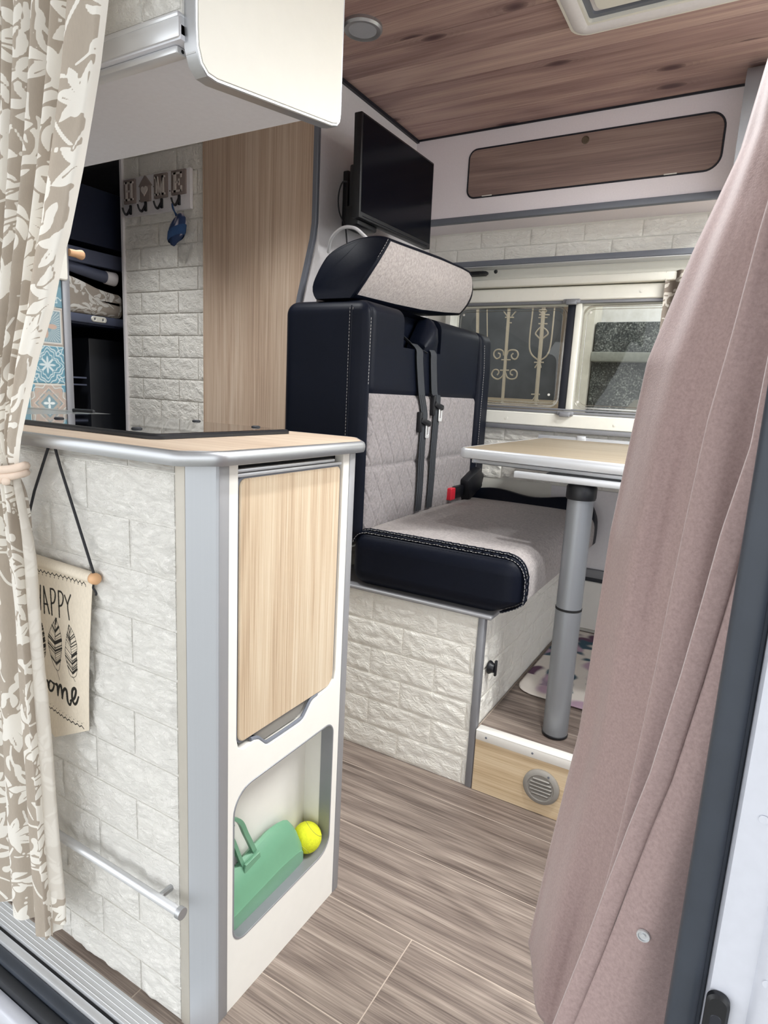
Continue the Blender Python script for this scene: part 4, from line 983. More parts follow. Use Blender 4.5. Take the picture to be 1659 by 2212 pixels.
lo = thing('overhead_locker', 'white overhead locker with a rounded walnut flap below the pine ceiling', 'locker', (-.65, 2.22, 1.6))
B().box(-1.17, -.131, 2.150, 2.30, 1.612, 1.899).obj('locker_body', M['locker_white'], lo)
B().box(-1.17, -.131, 2.143, 2.165, 1.6065, 1.6265, bev=.003).obj('edge_strip', M['grey_trim'], lo)
g = rrect(-.9625, -.1715, 1.6820, 1.8425, [.03, .045, .045, .032], 8)
B().plate(g, 'y', 2.1475, .004, holes=[_inset(_ccw(g, True), .0052)], bev=.001).obj('flap_gasket', M['gasket'], lo)
lf = B().plate(_inset(_ccw(g, True), .0052), 'y', 2.1472, .004, bev=.0012).obj('locker_flap', M['locker'], lo)
B().lathe([(.0115, 0), (.0115, -.003), (.0095, -.0036), (.0085, -.001), (0, -.0008)], (-.566, 2.1472, 1.8165), 'y', 22).obj('push_knob', M['brownframe'], lf)
for hx in (-.305, -.885):
    B().box(hx - .018, hx + .018, 2.1445, 2.149, 1.6855, 1.6885, bev=.001).obj('hinge', M['cream'], lf)

la = thing('ceiling_lamp', 'round frosted ceiling lamp set in the pine ceiling', 'lamp', (-.966, 1.462, 1.885))
B().lathe([(.049, 1.9), (.050, 1.892), (.046, 1.8865), (.043, 1.8885)], (-.968, 1.462, 0), 'z', 40).obj('lamp_ring', M['alu'], la)
B().lathe([(.0435, 1.899), (.0435, 1.889), (.03, 1.8882), (0, 1.888)], (-.968, 1.462, 0), 'z', 40).obj('lamp_lens', M['diffuser'], la)

# unseen fill lights added to brighten the interior: ceiling panels, then spots
def area(name, parent, loc, size, power, tilt=(0, 0, 0)):
    ld = bpy.data.lights.new(name, 'AREA'); ld.shape = 'RECTANGLE'; ld.size, ld.size_y = size; ld.energy = power; ld.color = (.955, .985, 1.0)
    ob = bpy.data.objects.new(name, ld); COL.objects.link(ob); ob.parent = parent; ob.location = Vector(loc) - Vector(ORIG[parent.name]); ob.rotation_euler = tilt
for ly, pw_, lb in ((1.22, 15.0, 'added fill light panel near the middle of the van front'), (1.80, 19.0, 'added fill light panel near the far side of the van front')):
    lo2 = thing('fill_panel', lb, 'lamp', (.42, ly, 1.88))
    B().plate(rrect(.12, .72, ly - .17, ly + .17, .03), 'z', 1.8995, .055, holes=[rrect(.14, .70, ly - .15, ly + .15, .02)]).obj('fill_frame', M['cream'], lo2)
    B().plate(rrect(.139, .701, ly - .151, ly + .151, .02), 'z', 1.8985, .010).obj('lamp_lens', M['fill_lens'], lo2)
    area('fill_light', lo2, (.42, ly, 1.886), (.54, .28), pw_)
for lx, ly, pw_, ang, lb in ((-.12, .92, 36.0, 98, 'added fill spot above the aisle inside the sliding door'), (-1.22, 1.16, 26.0, 92, 'added fill spot above the worktop end of the corridor'), (-1.80, 1.16, 24.0, 92, 'added fill spot in the rear corridor before the bunks')):  # unseen spots added to lift the aisle and the lower corridor walls
    lo2 = thing('fill_spot', lb, 'lamp', (lx, ly, 1.885))
    B().lathe([(.049, 1.9), (.050, 1.892), (.046, 1.8865), (.040, 1.8895), (.038, 1.899)], (lx, ly, 0), 'z', 40).obj('lamp_ring', M['alu'], lo2)
    ld = bpy.data.lights.new('fill_light', 'SPOT'); ld.energy = pw_; ld.color = (.97, .985, 1.0); ld.spot_size = math.radians(ang); ld.spot_blend = 1.0; ld.shadow_soft_size = .035
    ob = bpy.data.objects.new('fill_light', ld); COL.objects.link(ob); ob.parent = lo2; ob.location = (0, 0, -.001)
ha = thing('roof_hatch', 'grey framed roof hatch in the pine ceiling', 'hatch', (-.28, 1.46, 1.87))
ho = rrect(-.498, -.07, 1.26, 1.690, .04); hi = rrect(-.452, -.116, 1.306, 1.642, .008)
B().plate([(x, y) for x, y in ho], 'z', 1.8995, .022, holes=[hi], bev=.0).obj('hatch_frame', M['cream'], ha)
def zr(p, z): return [(q[0], q[1], z) for q in p]
n_ = _ccw(ho, True)
B().loft([zr(_inset(n_, 0), 1.899), zr(_inset(n_, .002), 1.882), zr(_inset(n_, .008), 1.8755), zr(_inset(n_, .03), 1.8735), zr(_inset(n_, .040), 1.8775)], caps=False).obj('frame_moulding', M['bulkhead'], ha, angle=60)
B().plate(rrect(-.46, -.108, 1.298, 1.650, .01), 'z', 1.8985, .012, holes=[rrect(-.440, -.128, 1.318, 1.630, .008)]).obj('hatch_gasket', M['grey_trim'], ha)
B().plate(rrect(-.442, -.126, 1.316, 1.632, .01), 'z', 1.8993, .006, bev=.0).obj('blind', M['bulkhead'], ha)
B().plate(rrect(-.428, -.14, 1.33, 1.618, .02), 'z', 1.8945, .008).obj('blind_panel', M['cream'], ha)

cp = B().plate(rrect(2.0, 2.30, 1.60, 1.892, [.01, .01, .05, .05]), 'x', -.055, .075, bev=.01)
struct(cp.obj('trim_19', M['grey_edge'], None), 'grey rounded end of the cab overhead shelf')

mnt = B().box(-.985, -.905, 2.225, 2.262, 1.444, 1.4580, bev=.005).box(-.925, -.895, 2.222, 2.25, 1.4455, 1.4565, bev=.005)
tag(mnt.obj('blind_handle', M['black'], None), 'flat black handle on the shelf above the window', 'handle')
tag(B().lathe([(.0075, 0), (.005, -.006), (0, -.007)], (-.866, 2.24, 1.455), 'y', 8).obj('hook_stud', M['black'], None), 'tiny black stud beside the flat black handle', 'stud')

# window curtain by the far wall
zz = np.linspace(.98, 1.432, 110); uu = np.linspace(0, 1, 90)
rows = np.array([[(-.295 + .26 * u + .01 * (1.43 - z) , 2.255 + .012 * math.sin(u * 26), z) for u in uu] for z in zz])
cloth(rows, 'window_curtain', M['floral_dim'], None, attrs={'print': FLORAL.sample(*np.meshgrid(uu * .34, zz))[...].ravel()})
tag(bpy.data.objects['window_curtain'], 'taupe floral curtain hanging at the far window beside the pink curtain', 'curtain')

# ================================================================== HOME SIGN AND POUCH
hs = thing('home_sign', 'pale HOME sign with letter tiles and coat hooks on the brick wall', 'sign', (-1.84, 1.56, 1.566))
ZS = lambda x: 0.0
sb = B().box(-2.006, -1.676, 1.553, 1.5655, 1.5655, 1.690, bev=.002).obj('board', M['bulkhead'], hs)
M['sign_tile'] = plain('taupe_letter_tile', '#8a7d77', .7); M['sign_letter'] = plain('pale_letter', '#cfc6be', .7)
def tile_at(x0, x1, z0, z1): return B().box(x0, x1, 1.546, 1.553, z0, z1, bev=.001).obj('letter_tile', M['sign_tile'], hs)
def letter(par, segs):
    b = B()
    for x0, x1, z0, z1 in segs: b.box(x0, x1, 1.5435, 1.5465, z0, z1)
    return b.obj('letter', M['sign_letter'], par)
t = tile_at(-1.996, -1.938, 1.606, 1.684)
a = -1.990; w = .046; z0, z1 = 1.615, 1.675
letter(t, [(a + .006, a + .015, z0, z1), (a + w - .015, a + w - .006, z0, z1), (a, a + .021, z0, z0 + .006), (a, a + .021, z1 - .006, z1), (a + w - .021, a + w, z0, z0 + .006), (a + w - .021, a + w, z1 - .006, z1), (a + .012, a + w - .012, 1.642, 1.648)])
hx = -1.888; hh_ = [(hx - .025, 1.606), (hx + .025, 1.606), (hx + .025, 1.655), (hx + .032, 1.655), (hx, 1.688), (hx - .012, 1.677), (hx - .032, 1.655), (hx - .025, 1.655)]
t = B().plate(hh_, 'y', 1.546, .007, bev=.001).obj('house_tile', M['sign_tile'], hs)
B().plate([(hx + .0165 * math.sin(q) ** 3, 1.640 + .0011 * (13 * math.cos(q) - 5 * math.cos(2 * q) - 2 * math.cos(3 * q) - math.cos(4 * q))) for q in np.linspace(0, 6.283, 26)[:-1]], 'y', 1.5435, .003).obj('heart', M['sign_letter'], t)
t = tile_at(-1.842, -1.779, 1.609, 1.685); a = -1.836; w = .051; z0, z1 = 1.617, 1.676
mb = B()
for x0, x1, q0, q1 in [(a + .006, a + .013, z0, z1), (a + w - .016, a + w - .006, z0, z1), (a, a + .018, z0, z0 + .006), (a, a + .012, z1 - .006, z1), (a + w - .021, a + w, z0, z0 + .006), (a + w - .013, a + w, z1 - .006, z1)]: mb.box(x0, x1, 1.5435, 1.5465, q0, q1)
mb.plate([(a + .006, z1), (a + .016, z1), (a + w / 2 + .003, z0 + .002), (a + w / 2 - .004, z0 + .002)], 'y', 1.5435, .003); mb.plate([(a + w - .015, z1), (a + w - .008, z1), (a + w / 2 + .003, z0 + .002), (a + w / 2 - .003, z0 + .002)], 'y', 1.5435, .003)
mb.obj('letter', M['sign_letter'], t)
t = tile_at(-1.758, -1.692, 1.611, 1.686); a = -1.750; w = .045; z0, z1 = 1.618, 1.678
letter(t, [(a + .006, a + .017, z0, z1), (a, a + w - .002, z0, z0 + .006), (a, a + w - .002, z1 - .006, z1), (a + w - .007, a + w - .001, z0, z0 + .018), (a + w - .008, a + w - .002, z1 - .017, z1), (a + .015, a + .032, 1.645, 1.651), (a + .028, a + .033, 1.638, 1.658)])
for x_, z_ in ((-1.9215, 1.612), (-1.771, 1.628), (-1.849, 1.650)):
    B().lathe([(.0022, 0), (.0022, -.001), (0, -.0012)], (x_, 1.553, z_), 'y', 8).obj('screw', M['gap'], sb)
for x_, z_ in ((-1.966, 1.594), (-1.888, 1.598), (-1.808, 1.600), (-1.724, 1.602)):
    hk = B().tube(catmull([(x_, 1.551, z_ + .004), (x_, 1.546, z_ - .008), (x_, 1.538, z_ - .022), (x_ - .001, 1.532, z_ - .028), (x_ - .002, 1.524, z_ - .022), (x_ - .003, 1.519, z_ - .008)], 20), [.004] * 14 + [.0032] * 6, 8)
    hk.box(x_ - .005, x_ + .005, 1.546, 1.553, z_ - .024, z_ + .008, bev=.003); hk.obj('coat_hook', M['black'], hs)
po = thing('hanging_pouch', 'small blue floral fabric pouch hanging from the last coat hook', 'pouch', (-1.716, 1.53, 1.455))
secs = []
for z, rx, ry in ((1.459, .010, .006), (1.463, .022, .012), (1.474, .031, .017), (1.49, .037, .019), (1.508, .037, .018), (1.522, .033, .016), (1.533, .022, .012), (1.537, .008, .006)):
    off = -.010 + (z - 1.459) * .16
    secs.append([(-1.712 + off + rx * math.cos(q), 1.532 + ry * math.sin(q), z + .012 * math.cos(q)) for q in np.linspace(0, 6.283, 29)[:-1]])
pb = B().loft(secs); n_v = len(pb.v); pr_ = [max(0, min(1, (noise.noise(Vector((x * 70, y * 70, z * 70))) - .05) * 8)) if z > 1.495 - (x + 1.715) * .7 else 0. for x, y, z in pb.v]
pb.obj('pouch_body', M['pouch'], po, angle=60, attrs={'print': pr_})
cuff = []
for z in (1.470, 1.480, 1.494, 1.500): cuff.append([(-1.712 + -.010 + (z - 1.459) * .16 + (.0385 if z > 1.475 else .031) * math.cos(q), 1.532 + .021 * math.sin(q), z + .012 * math.cos(q)) for q in np.linspace(0, 6.283, 29)[:-1]])
B().loft(cuff, caps=False).obj('pouch_cuff', M['pouch_plain'], po, angle=60)
B().tube(catmull([(-1.706, 1.53, 1.536), (-1.722, 1.522, 1.558), (-1.727, 1.522, 1.577), (-1.722, 1.524, 1.56), (-1.716, 1.53, 1.537)], 26), .0022, 6).obj('loop', M['pouch_plain'], po)

# ================================================================== BUNKS AT THE REAR
bk = thing('bunk_bed', 'dark bunk beds in the shadowy rear of the van', 'bed', (-2.5, 1.4, 0))
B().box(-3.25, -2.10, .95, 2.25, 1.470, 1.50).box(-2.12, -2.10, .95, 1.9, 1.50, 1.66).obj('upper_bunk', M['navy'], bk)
B().box(-2.12, -2.09, .95, 2.1, 1.398, 1.448, bev=.004).obj('upper_rail', M['navy_grey'], bk)
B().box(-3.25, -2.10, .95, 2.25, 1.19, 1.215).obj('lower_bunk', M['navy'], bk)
r_ = B().box(-2.12, -2.09, .95, 2.1, 1.196, 1.226, bev=.004).obj('lower_rail', M['navy_grey'], bk)
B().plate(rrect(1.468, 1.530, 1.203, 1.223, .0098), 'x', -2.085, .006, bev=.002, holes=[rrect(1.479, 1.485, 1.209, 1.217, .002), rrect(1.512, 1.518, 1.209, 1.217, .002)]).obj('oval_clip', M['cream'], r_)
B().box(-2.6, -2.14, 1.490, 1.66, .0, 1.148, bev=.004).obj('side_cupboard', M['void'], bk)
B().box(-2.5, -2.13, 1.30, 1.47, 1.00, 1.006).box(-2.5, -2.13, 1.30, 1.47, .975, .98).obj('shelf', M['navy_grey'], bk)
pw = roundbox(axis(-2.45, -2.085, .012, r=.02), axis(1.30, 1.605, .0024, r=.02), axis(1.227, 1.325, .0024, r=.02), .02, lambda p: (p[0], p[1], p[2] + (.012 * math.sin(p[1] * 14 + 1.2) + .03 * max(0, min(1, (1.5 - p[1]) / .25)) if p[2] > 1.28 else 0)))
b_ = B().add(*pw); tag(b_.obj('mattress', M['floral'], None, angle=180, attrs={'print': [float(q) for q in FLORAL.sample(np.array([a[1] for a in b_.v]) * .9 + .1, np.array([a[2] for a in b_.v]) * .9 + np.array([a[0] for a in b_.v]) * .9 + 3)]}), 'taupe floral cushion lying on the lower bunk', 'cushion')
ro = B().tube([(-2.13, 1.28, 1.402), (-2.11, 1.50, 1.372), (-2.10, 1.545, 1.366)], [.016, .020, .021], 20).obj('bolster', M['navy_grey'], None); tag(ro, 'small dark roll with pale end on the lower bunk', 'roll')
B().tube([(-2.10, 1.538, 1.366), (-2.097, 1.575, 1.3645), (-2.096, 1.580, 1.364)], [.0225, .0245, .022], 22).obj('roll_end', M['bulkhead'], ro)

# ================================================================== FLORAL CURTAIN (left of the doorway)
UE = [(0.8553, -0.903), (0.8755, -0.9033), (0.9124, -0.8926), (0.9512, -0.8753), (1.0213, -0.8416), (1.0866, -0.8021), (1.1468, -0.7769), (1.1753, -0.7606), (1.2455, -0.7304), (1.2998, -0.7098), (1.3502, -0.6919), (1.4122, -0.675), (1.429, -0.6702)]
E1 = [(0.0777, -0.8831), (0.153, -0.883), (0.2575, -0.8864), (0.3802, -0.8876), (0.5042, -0.8942), (0.5784, -0.8966), (0.6409, -0.8999), (0.713, -0.9056), (0.7668, -0.9118), (0.8214, -0.9153), (0.8483, -0.917)]
E2 = [(0.0675, -0.8999), (0.2091, -0.897), (0.4276, -0.8956), (0.5152, -0.8975), (0.554, -0.8963), (0.624, -0.8995), (0.7266, -0.9004), (0.7436, -0.9012), (0.7995, -0.9027), (0.8467, -0.9168)]
E3 = [(0.0965, -0.8556), (0.1445, -0.8532), (0.2901, -0.8593), (0.4297, -0.8626), (0.5242, -0.8679), (0.552, -0.8714), (0.6299, -0.8752), (0.7224, -0.8774), (0.7629, -0.8829), (0.8005, -0.8956), (0.8484, -0.9025)]
#bottom [(0.0472, -0.9211), (0.0777, -0.8831), (0.0848, -0.9444), (0.1049, -1.0119)] [(0.053, -0.9011), (0.1104, -0.8545)]

def tab(T, z):
    a = np.array(T); i = np.interp(z, a[:, 0], a[:, 1])
    if z < a[0, 0]: i = a[0, 1] + (a[1, 1] - a[0, 1]) / (a[1, 0] - a[0, 0]) * (z - a[0, 0])
    return float(i)
fc = thing('floral_curtain', 'taupe door curtain with white floral scrolls tied back beside the kitchen', 'curtain', (-1.0, .51, .09))
NU = 420
rngc = random.Random(3)
jit = [rngc.uniform(-.3, .3) for _ in range(40)]; amp = [rngc.uniform(.7, 1.25) for _ in range(40)]
zs_ = np.r_[np.linspace(.088, .86, 640), np.linspace(.8612, 1.45, 500), np.linspace(1.455, 1.86, 60)]
rows, prn = [], []
for z in zs_:
    up = 1 / (1 + math.exp(-(z - .862) / .012))
    d = abs(z - .862); op = 1 - math.exp(-d / .16)              # how far the cloth has opened away from the tie
    # below the tie
    e1, e2, e3 = tab(E1, min(z, .86)), tab(E2, min(z, .86)), tab(E3, min(z, .86))
    e2 -= .006; e3 -= .0105 if z > .35 else .0105 - (.35 - z) * .02
    xl = -.99 - .10 * op - .04 * (1 - z)
    lo_ = []
    for i in range(15):
        t = (i + jit[i] * .5 * (0 < i < 14)) / 14; lo_.append((lerp(xl, e1 - .006, t), .505 + (.0105 * amp[i] * (.45 + .55 * op)) * (math.cos(i * 1.62 + .4) * op + (1 - op) * (1 if i % 2 else -1))))
    g_ = max(.004, e2 - e1)
    lo_ += [(e1 - .001, .4965), (e1, .500), (e1 - .004, .514), (e1 + .1 * g_, .5275), (e2 - .003, .5275), (e2, .5135), (lerp(e2, e3, .3), .5085), (lerp(e2, e3, .7), .510), (e3, .516), (e3 - .003, .522), (e3 - .010, .524)]
    # above the tie
    xr = tab(UE, max(z, .862)); xL = -.995 - .09 * op
    hi_ = []; n_up = len(lo_)
    for i in range(n_up):
        t = (i + jit[i + 9] * .7 * (0 < i < n_up - 3)) / (n_up - 1)
        t = min(t, .968 if i < n_up - 1 else 1.0)
        a_ = .0155 * amp[i] * (.35 + .65 * op)
        hi_.append((lerp(xL, xr, t), .508 + a_ * (1 if i % 2 else -1)))
    hi_[-3] = (xr - .012, .498); hi_[-2] = (xr - .003, .500); hi_[-1] = (xr, .510)
    P = [(lerp(a[0], b[0], up), lerp(a[1], b[1], up), .3 if i_ >= n_up - 6 else 0.) for i_, (a, b) in enumerate(zip(lo_, hi_))]
    Q = catmull(P, NU); fl_ = Q[:, 2]; Q = Q[:, :2]
    seg = np.r_[0, np.cumsum(np.linalg.norm(np.diff(Q, axis=0), axis=1))]
    zb = z if z > .3 else lerp(.088 + .020 * 0, z, 1)
    sag = np.where(Q[:, 0] > e1 + .002, .026, .0) * max(0, 1 - (z - .088) / .12) * (1 - up) + .010 * np.clip((Q[:, 0] + .98) / .1, 0, 1) * max(0, 1 - (z - .088) / .1) * 0
    rows.append(np.c_[Q, np.full(NU, z) + sag])
    s_r = seg[-1] - seg
    pv = FLORAL.sample(s_r * 1.0 + .04, np.full(NU, z))
    if z < .865:      # unprinted turned hem along the free edge
        hem = fl_ > .15; pv = np.where(hem & (z > .150), .515 + .03 * pv, pv)
    else: pv = np.where(s_r < .007, .93, pv)
    prn.append(pv)
rows = np.array(rows)
cloth(rows, 'curtain_cloth', M['floral'], fc, attrs={'print': np.array(prn).ravel()})
tb = [(-.9555 + .054 * math.cos(q), .508 + .029 * math.sin(q), .8585 + .006 * math.cos(q) + .002 * math.sin(3 * q)) for q in np.linspace(0, 6.283, 40)[:-1]]
tbk = B()
for dz, rr in ((-.0055, .0058), (.0045, .0062)): tbk.tube([(a, b, c + dz) for a, b, c in tb], rr, 8, closed=True)
tbk.obj('tieback', M['peach'], fc, angle=60)
kn = B()
for i, (dx, dz) in enumerate(((.0, .0), (.011, .001), (.022, .002), (.032, .0005), (.040, -.001))): kn.lathe([(0, -.006), (.0045, -.0045), (.0062, 0), (.0045, .0045), (0, .006)], (-.946 + dx, .474 + dx * .45, .851 + dz), 'z', 12)
kn.obj('tie_knot', M['peach'], fc, angle=60)

# ================================================================== HANGING BANNER
D = {'PF': [(-0.0008, 1.0671), (0.004, 0.9761), (-0.0072, 0.9034), (-0.0133, 0.8435), (-0.0212, 0.7719), (-0.0337, 0.6747), (-0.0456, 0.6131), (-0.0567, 0.549), (-0.0699, 0.4699), (-0.0887, 0.3687)], 'PFS': [(0.0175, 0.9773), (0.0068, 0.917), (-0.0, 0.8651), (-0.0061, 0.8206), (-0.0177, 0.7443), (-0.0305, 0.6483), (-0.0447, 0.5665), (-0.0599, 0.4723), (-0.0779, 0.3756)], 'PG': [(-0.0053, 1.2245), (-0.0148, 1.1532), (-0.0234, 1.07), (-0.0329, 0.9918), (-0.0385, 0.9086), (-0.043, 0.8292), (-0.0467, 0.7499), (-0.0516, 0.6711), (-0.0596, 0.5555), (-0.0681, 0.4593)], 'PL': [(-0.0295, 1.4055), (-0.0363, 1.3758), (-0.0498, 1.2855), (-0.0836, 1.1849), (-0.119, 1.0568), (-0.138, 0.8355), (-0.1475, 0.5298), (-0.1705, 0.2592), (-0.1765, 0.1731)], 'BAN': [[(-0.9477, 0.6698), (-0.9485, 0.6297)], [(-0.9561, 0.6689), (-0.9565, 0.6296)], [(-0.9565, 0.6468), (-0.9481, 0.6494)], [(-0.9385, 0.6701), (-0.939, 0.6253)], [(-0.9385, 0.6701), (-0.9266, 0.6273)], [(-0.9394, 0.6412), (-0.9298, 0.642)], [(-0.9219, 0.6695), (-0.9203, 0.6263)], [(-0.9219, 0.6695), (-0.9153, 0.6697), (-0.9111, 0.6653), (-0.911, 0.6574), (-0.9144, 0.6486), (-0.9211, 0.6452)], [(-0.903, 0.6694), (-0.902, 0.6265)], [(-0.903, 0.6694), (-0.8963, 0.669), (-0.8917, 0.6638), (-0.8919, 0.6551), (-0.8959, 0.6476), (-0.9029, 0.6444)], [(-0.8877, 0.6652), (-0.8796, 0.6512)], [(-0.872, 0.6691), (-0.8796, 0.6512), (-0.8756, 0.6286)]], 'FEA': [{'o': [(-0.8769, 0.62), (-0.8833, 0.5996), (-0.8879, 0.5773), (-0.8872, 0.5628), (-0.8819, 0.5495), (-0.8778, 0.5375), (-0.8693, 0.5341), (-0.8603, 0.5408), (-0.8576, 0.5562), (-0.8573, 0.5756), (-0.8558, 0.5904), (-0.8609, 0.6051), (-0.8688, 0.6143)], 'q': [(-0.8769, 0.62), (-0.8736, 0.5971), (-0.8704, 0.5722), (-0.8694, 0.5513), (-0.8693, 0.535)], 's': [(-0.8697, 0.5357), (-0.8643, 0.5287)]}, {'o': [(-0.9109, 0.6233), (-0.9232, 0.6061), (-0.9317, 0.5876), (-0.933, 0.5723), (-0.9286, 0.5551), (-0.9232, 0.5415), (-0.9148, 0.5334), (-0.9073, 0.5375), (-0.9002, 0.5643), (-0.898, 0.5796), (-0.8997, 0.5971), (-0.9057, 0.6119)], 'q': [(-0.9109, 0.6233), (-0.9145, 0.5967), (-0.917, 0.5714), (-0.9156, 0.5502), (-0.9135, 0.5341)], 's': [(-0.9146, 0.5355), (-0.9078, 0.518)]}, {'o': [(-0.9532, 0.613), (-0.9675, 0.5955), (-0.9736, 0.5738), (-0.9729, 0.5519), (-0.9647, 0.537), (-0.9508, 0.5424), (-0.9423, 0.5548), (-0.9413, 0.5735), (-0.9437, 0.5946), (-0.9479, 0.6068)], 'q': [(-0.9532, 0.613), (-0.9563, 0.5865), (-0.9577, 0.5609), (-0.9535, 0.5417)], 's': [(-0.9535, 0.5426), (-0.948, 0.5279)]}], 'HOME': [([(-0.9509, 0.51), (-0.9497, 0.4983), (-0.949, 0.4821)], 0.0034), ([(-0.9489, 0.483), (-0.9493, 0.4967), (-0.9454, 0.5056), (-0.9419, 0.5057), (-0.941, 0.494), (-0.9384, 0.4999)], 0.0026), ([(-0.9283, 0.5071), (-0.9351, 0.5085), (-0.9406, 0.4992), (-0.9379, 0.4906), (-0.9302, 0.4937), (-0.9249, 0.5038), (-0.9283, 0.5071), (-0.9195, 0.5068)], 0.0028), ([(-0.9195, 0.5068), (-0.9153, 0.5066), (-0.9151, 0.4889)], 0.0036), ([(-0.9151, 0.4897), (-0.9115, 0.5027), (-0.9064, 0.5093), (-0.9035, 0.5068), (-0.9023, 0.4877)], 0.0034), ([(-0.9023, 0.4885), (-0.8987, 0.5014), (-0.8925, 0.5075), (-0.8884, 0.5045), (-0.887, 0.4881), (-0.8823, 0.4829), (-0.8779, 0.4893)], 0.0036), ([(-0.8793, 0.4905), (-0.8693, 0.4986), (-0.8644, 0.5117), (-0.8668, 0.5162), (-0.8729, 0.5108), (-0.8748, 0.4969), (-0.8705, 0.4879), (-0.8648, 0.4917), (-0.8591, 0.5034)], 0.0034)], 'ZZ': [(-0.9607, 0.6939), (-0.8314, 0.6957), (-0.9612, 0.689), (-0.8316, 0.6923), (-0.9498, 0.4592), (-0.8539, 0.45), (-0.9494, 0.4646), (-0.8572, 0.4556)], 'CLOTH': [(-0.9682, 0.7046), (-0.8148, 0.705), (-0.8147, 0.6945), (-0.8301, 0.5219), (-0.8466, 0.4487), (-0.9321, 0.4071), (-0.9452, 0.4176)], 'BNUM': [(-0.9001, 0.8969), (-0.8107, 0.7128), (-0.9117, 0.8973), (-0.9707, 0.7951), (-0.8099, 0.708), (-0.9493, 0.7136)], 'IRON': [([(-1.1487, 1.4768), (-1.1418, 0.9831)], 0.012), ([(-0.9674, 1.4726), (-0.9619, 0.9849)], 0.014), ([(-1.2702, 1.4796), (-1.254, 1.3102)], 0.004), ([(-1.3218, 1.4735), (-1.2849, 0.9758)], 0.012), ([(-1.0225, 1.4739), (-1.0213, 1.2675), (-0.966, 1.2034), (-0.9538, 1.1712)], 0.005), ([(-0.9126, 1.4713), (-0.9182, 1.2612), (-0.963, 1.2034), (-0.9839, 1.1705)], 0.005), ([(-1.1561, 1.2295), (-1.162, 1.2515), (-1.1867, 1.2602), (-1.2075, 1.2511), (-1.2105, 1.2302), (-1.1945, 1.2126), (-1.1767, 1.2203), (-1.1766, 1.2366), (-1.1882, 1.2409)], 0.005), ([(-1.1402, 1.2297), (-1.132, 1.2519), (-1.1091, 1.258), (-1.0867, 1.2523), (-1.0786, 1.232), (-1.0892, 1.2121), (-1.1075, 1.2155), (-1.1144, 1.2315), (-1.1043, 1.2405)], 0.005), ([(-1.166, 1.2071), (-1.117, 1.208)], 0.005), ([(-1.149, 1.1518), (-1.1522, 1.1256), (-1.1732, 1.1085), (-1.1978, 1.113), (-1.214, 1.1313), (-1.2053, 1.1526), (-1.1854, 1.1561), (-1.1747, 1.1437), (-1.183, 1.1284)], 0.005), ([(-1.1377, 1.1409), (-1.126, 1.1175), (-1.1016, 1.11), (-1.0789, 1.1189), (-1.0766, 1.1441), (-1.0943, 1.1584), (-1.1117, 1.1505), (-1.1102, 1.1343), (-1.0973, 1.1309)], 0.005), ([(-1.1691, 1.1535), (-1.12, 1.1548)], 0.005), ([(-0.9702, 1.3744), (-0.9871, 1.3568), (-0.9966, 1.3391), (-0.984, 1.3249), (-0.9676, 1.3107)], 0.005), ([(-0.9702, 1.3744), (-0.9426, 1.3566), (-0.9334, 1.339), (-0.9468, 1.3249), (-0.9639, 1.3107)], 0.005), ([(-0.987, 1.431), (-0.9353, 1.4301)], 0.005), ([(-0.9864, 1.3873), (-0.9419, 1.3868)], 0.005), ([(-0.9893, 1.4169), (-0.9449, 1.4163)], 0.004), ([(-0.9647, 1.4306), (-0.9891, 1.4521), (-0.9521, 1.4513), (-0.9721, 1.4307)], 0.005), ([(-0.9903, 1.1972), (-0.9415, 1.1981)], 0.005), ([(-0.9899, 1.0367), (-0.9467, 1.0386)], 0.005), ([(-0.9697, 1.0251), (-0.9862, 0.9985), (-1.0009, 0.9918)], 0.005), ([(-0.9606, 1.0255), (-0.9482, 1.0004), (-0.9379, 0.995)], 0.005), ([(-1.1762, 1.4522), (-1.1543, 1.4266)], 0.004), ([(-1.1099, 1.4509), (-1.1309, 1.4262)], 0.004), ([(-1.1655, 1.421), (-1.1187, 1.4203)], 0.005), ([(-1.1552, 1.394), (-1.1279, 1.3938)], 0.004)], 'EXT': {'win': [(-1.459, 1.5518), (-0.8625, 1.0359)], 'sill': [(-1.4159, 1.0147), (-0.8534, 0.9842)], 'fr': [(-0.9441, 1.4647), (-0.8394, 1.0295)], 'wall': [(-0.7484, 1.5298), (-0.2587, 1.4027)], 'dark': [(-0.8283, 1.413), (-0.2067, 1.0054)], 'band': [(-0.7761, 1.2639), (-0.4212, 1.2067)], 'band2': [(-0.6492, 1.0814), (-0.3951, 0.9949)]}}  # curtain edges, banner and grille outlines cast from image pixels onto chosen depth planes
OX, OZ = -1.04, .395
RB = Raster(960, 1320, 4000, wrap=False)
def T(p): return (p[0] - OX, p[1] - OZ)
for s in D['BAN']: RB.stroke([T(p) for p in s], .0016)
for s, w in D['HOME']: RB.stroke([T(p) for p in s], w * .66, w * .50, mid=w * .80)
def feather(o, q, s):
    O = [T(p) for p in o]; Qp = catmull([T(p) for p in q], 60); cl = O + O[:1]
    RB.stroke(O + O[:1], .00055); RB.stroke([T(p) for p in s], .00055); RB.stroke([tuple(p) for p in Qp[::6]], .0006)
    Oc = catmull(O + O[:1], 160); rg = random.Random(len(o))
    k = 3
    while k < 57:
        p = Qp[k]; step = rg.choice((2, 2, 3)); wd = rg.choice((.0004, .0004, .0009, .0017))
        for sgn in (-1, 1):
            tgt = p[1] + .010
            m = [c for c in Oc if (c[0] - np.interp(c[1], Qp[::-1, 1], Qp[::-1, 0])) * sgn > 0]
            if not m: continue
            c = min(m, key=lambda c: abs(c[1] - tgt))
            if rg.random() < .86: RB.stroke([tuple(p), tuple(c)], wd * .8 if sgn < 0 else wd)
        k += step
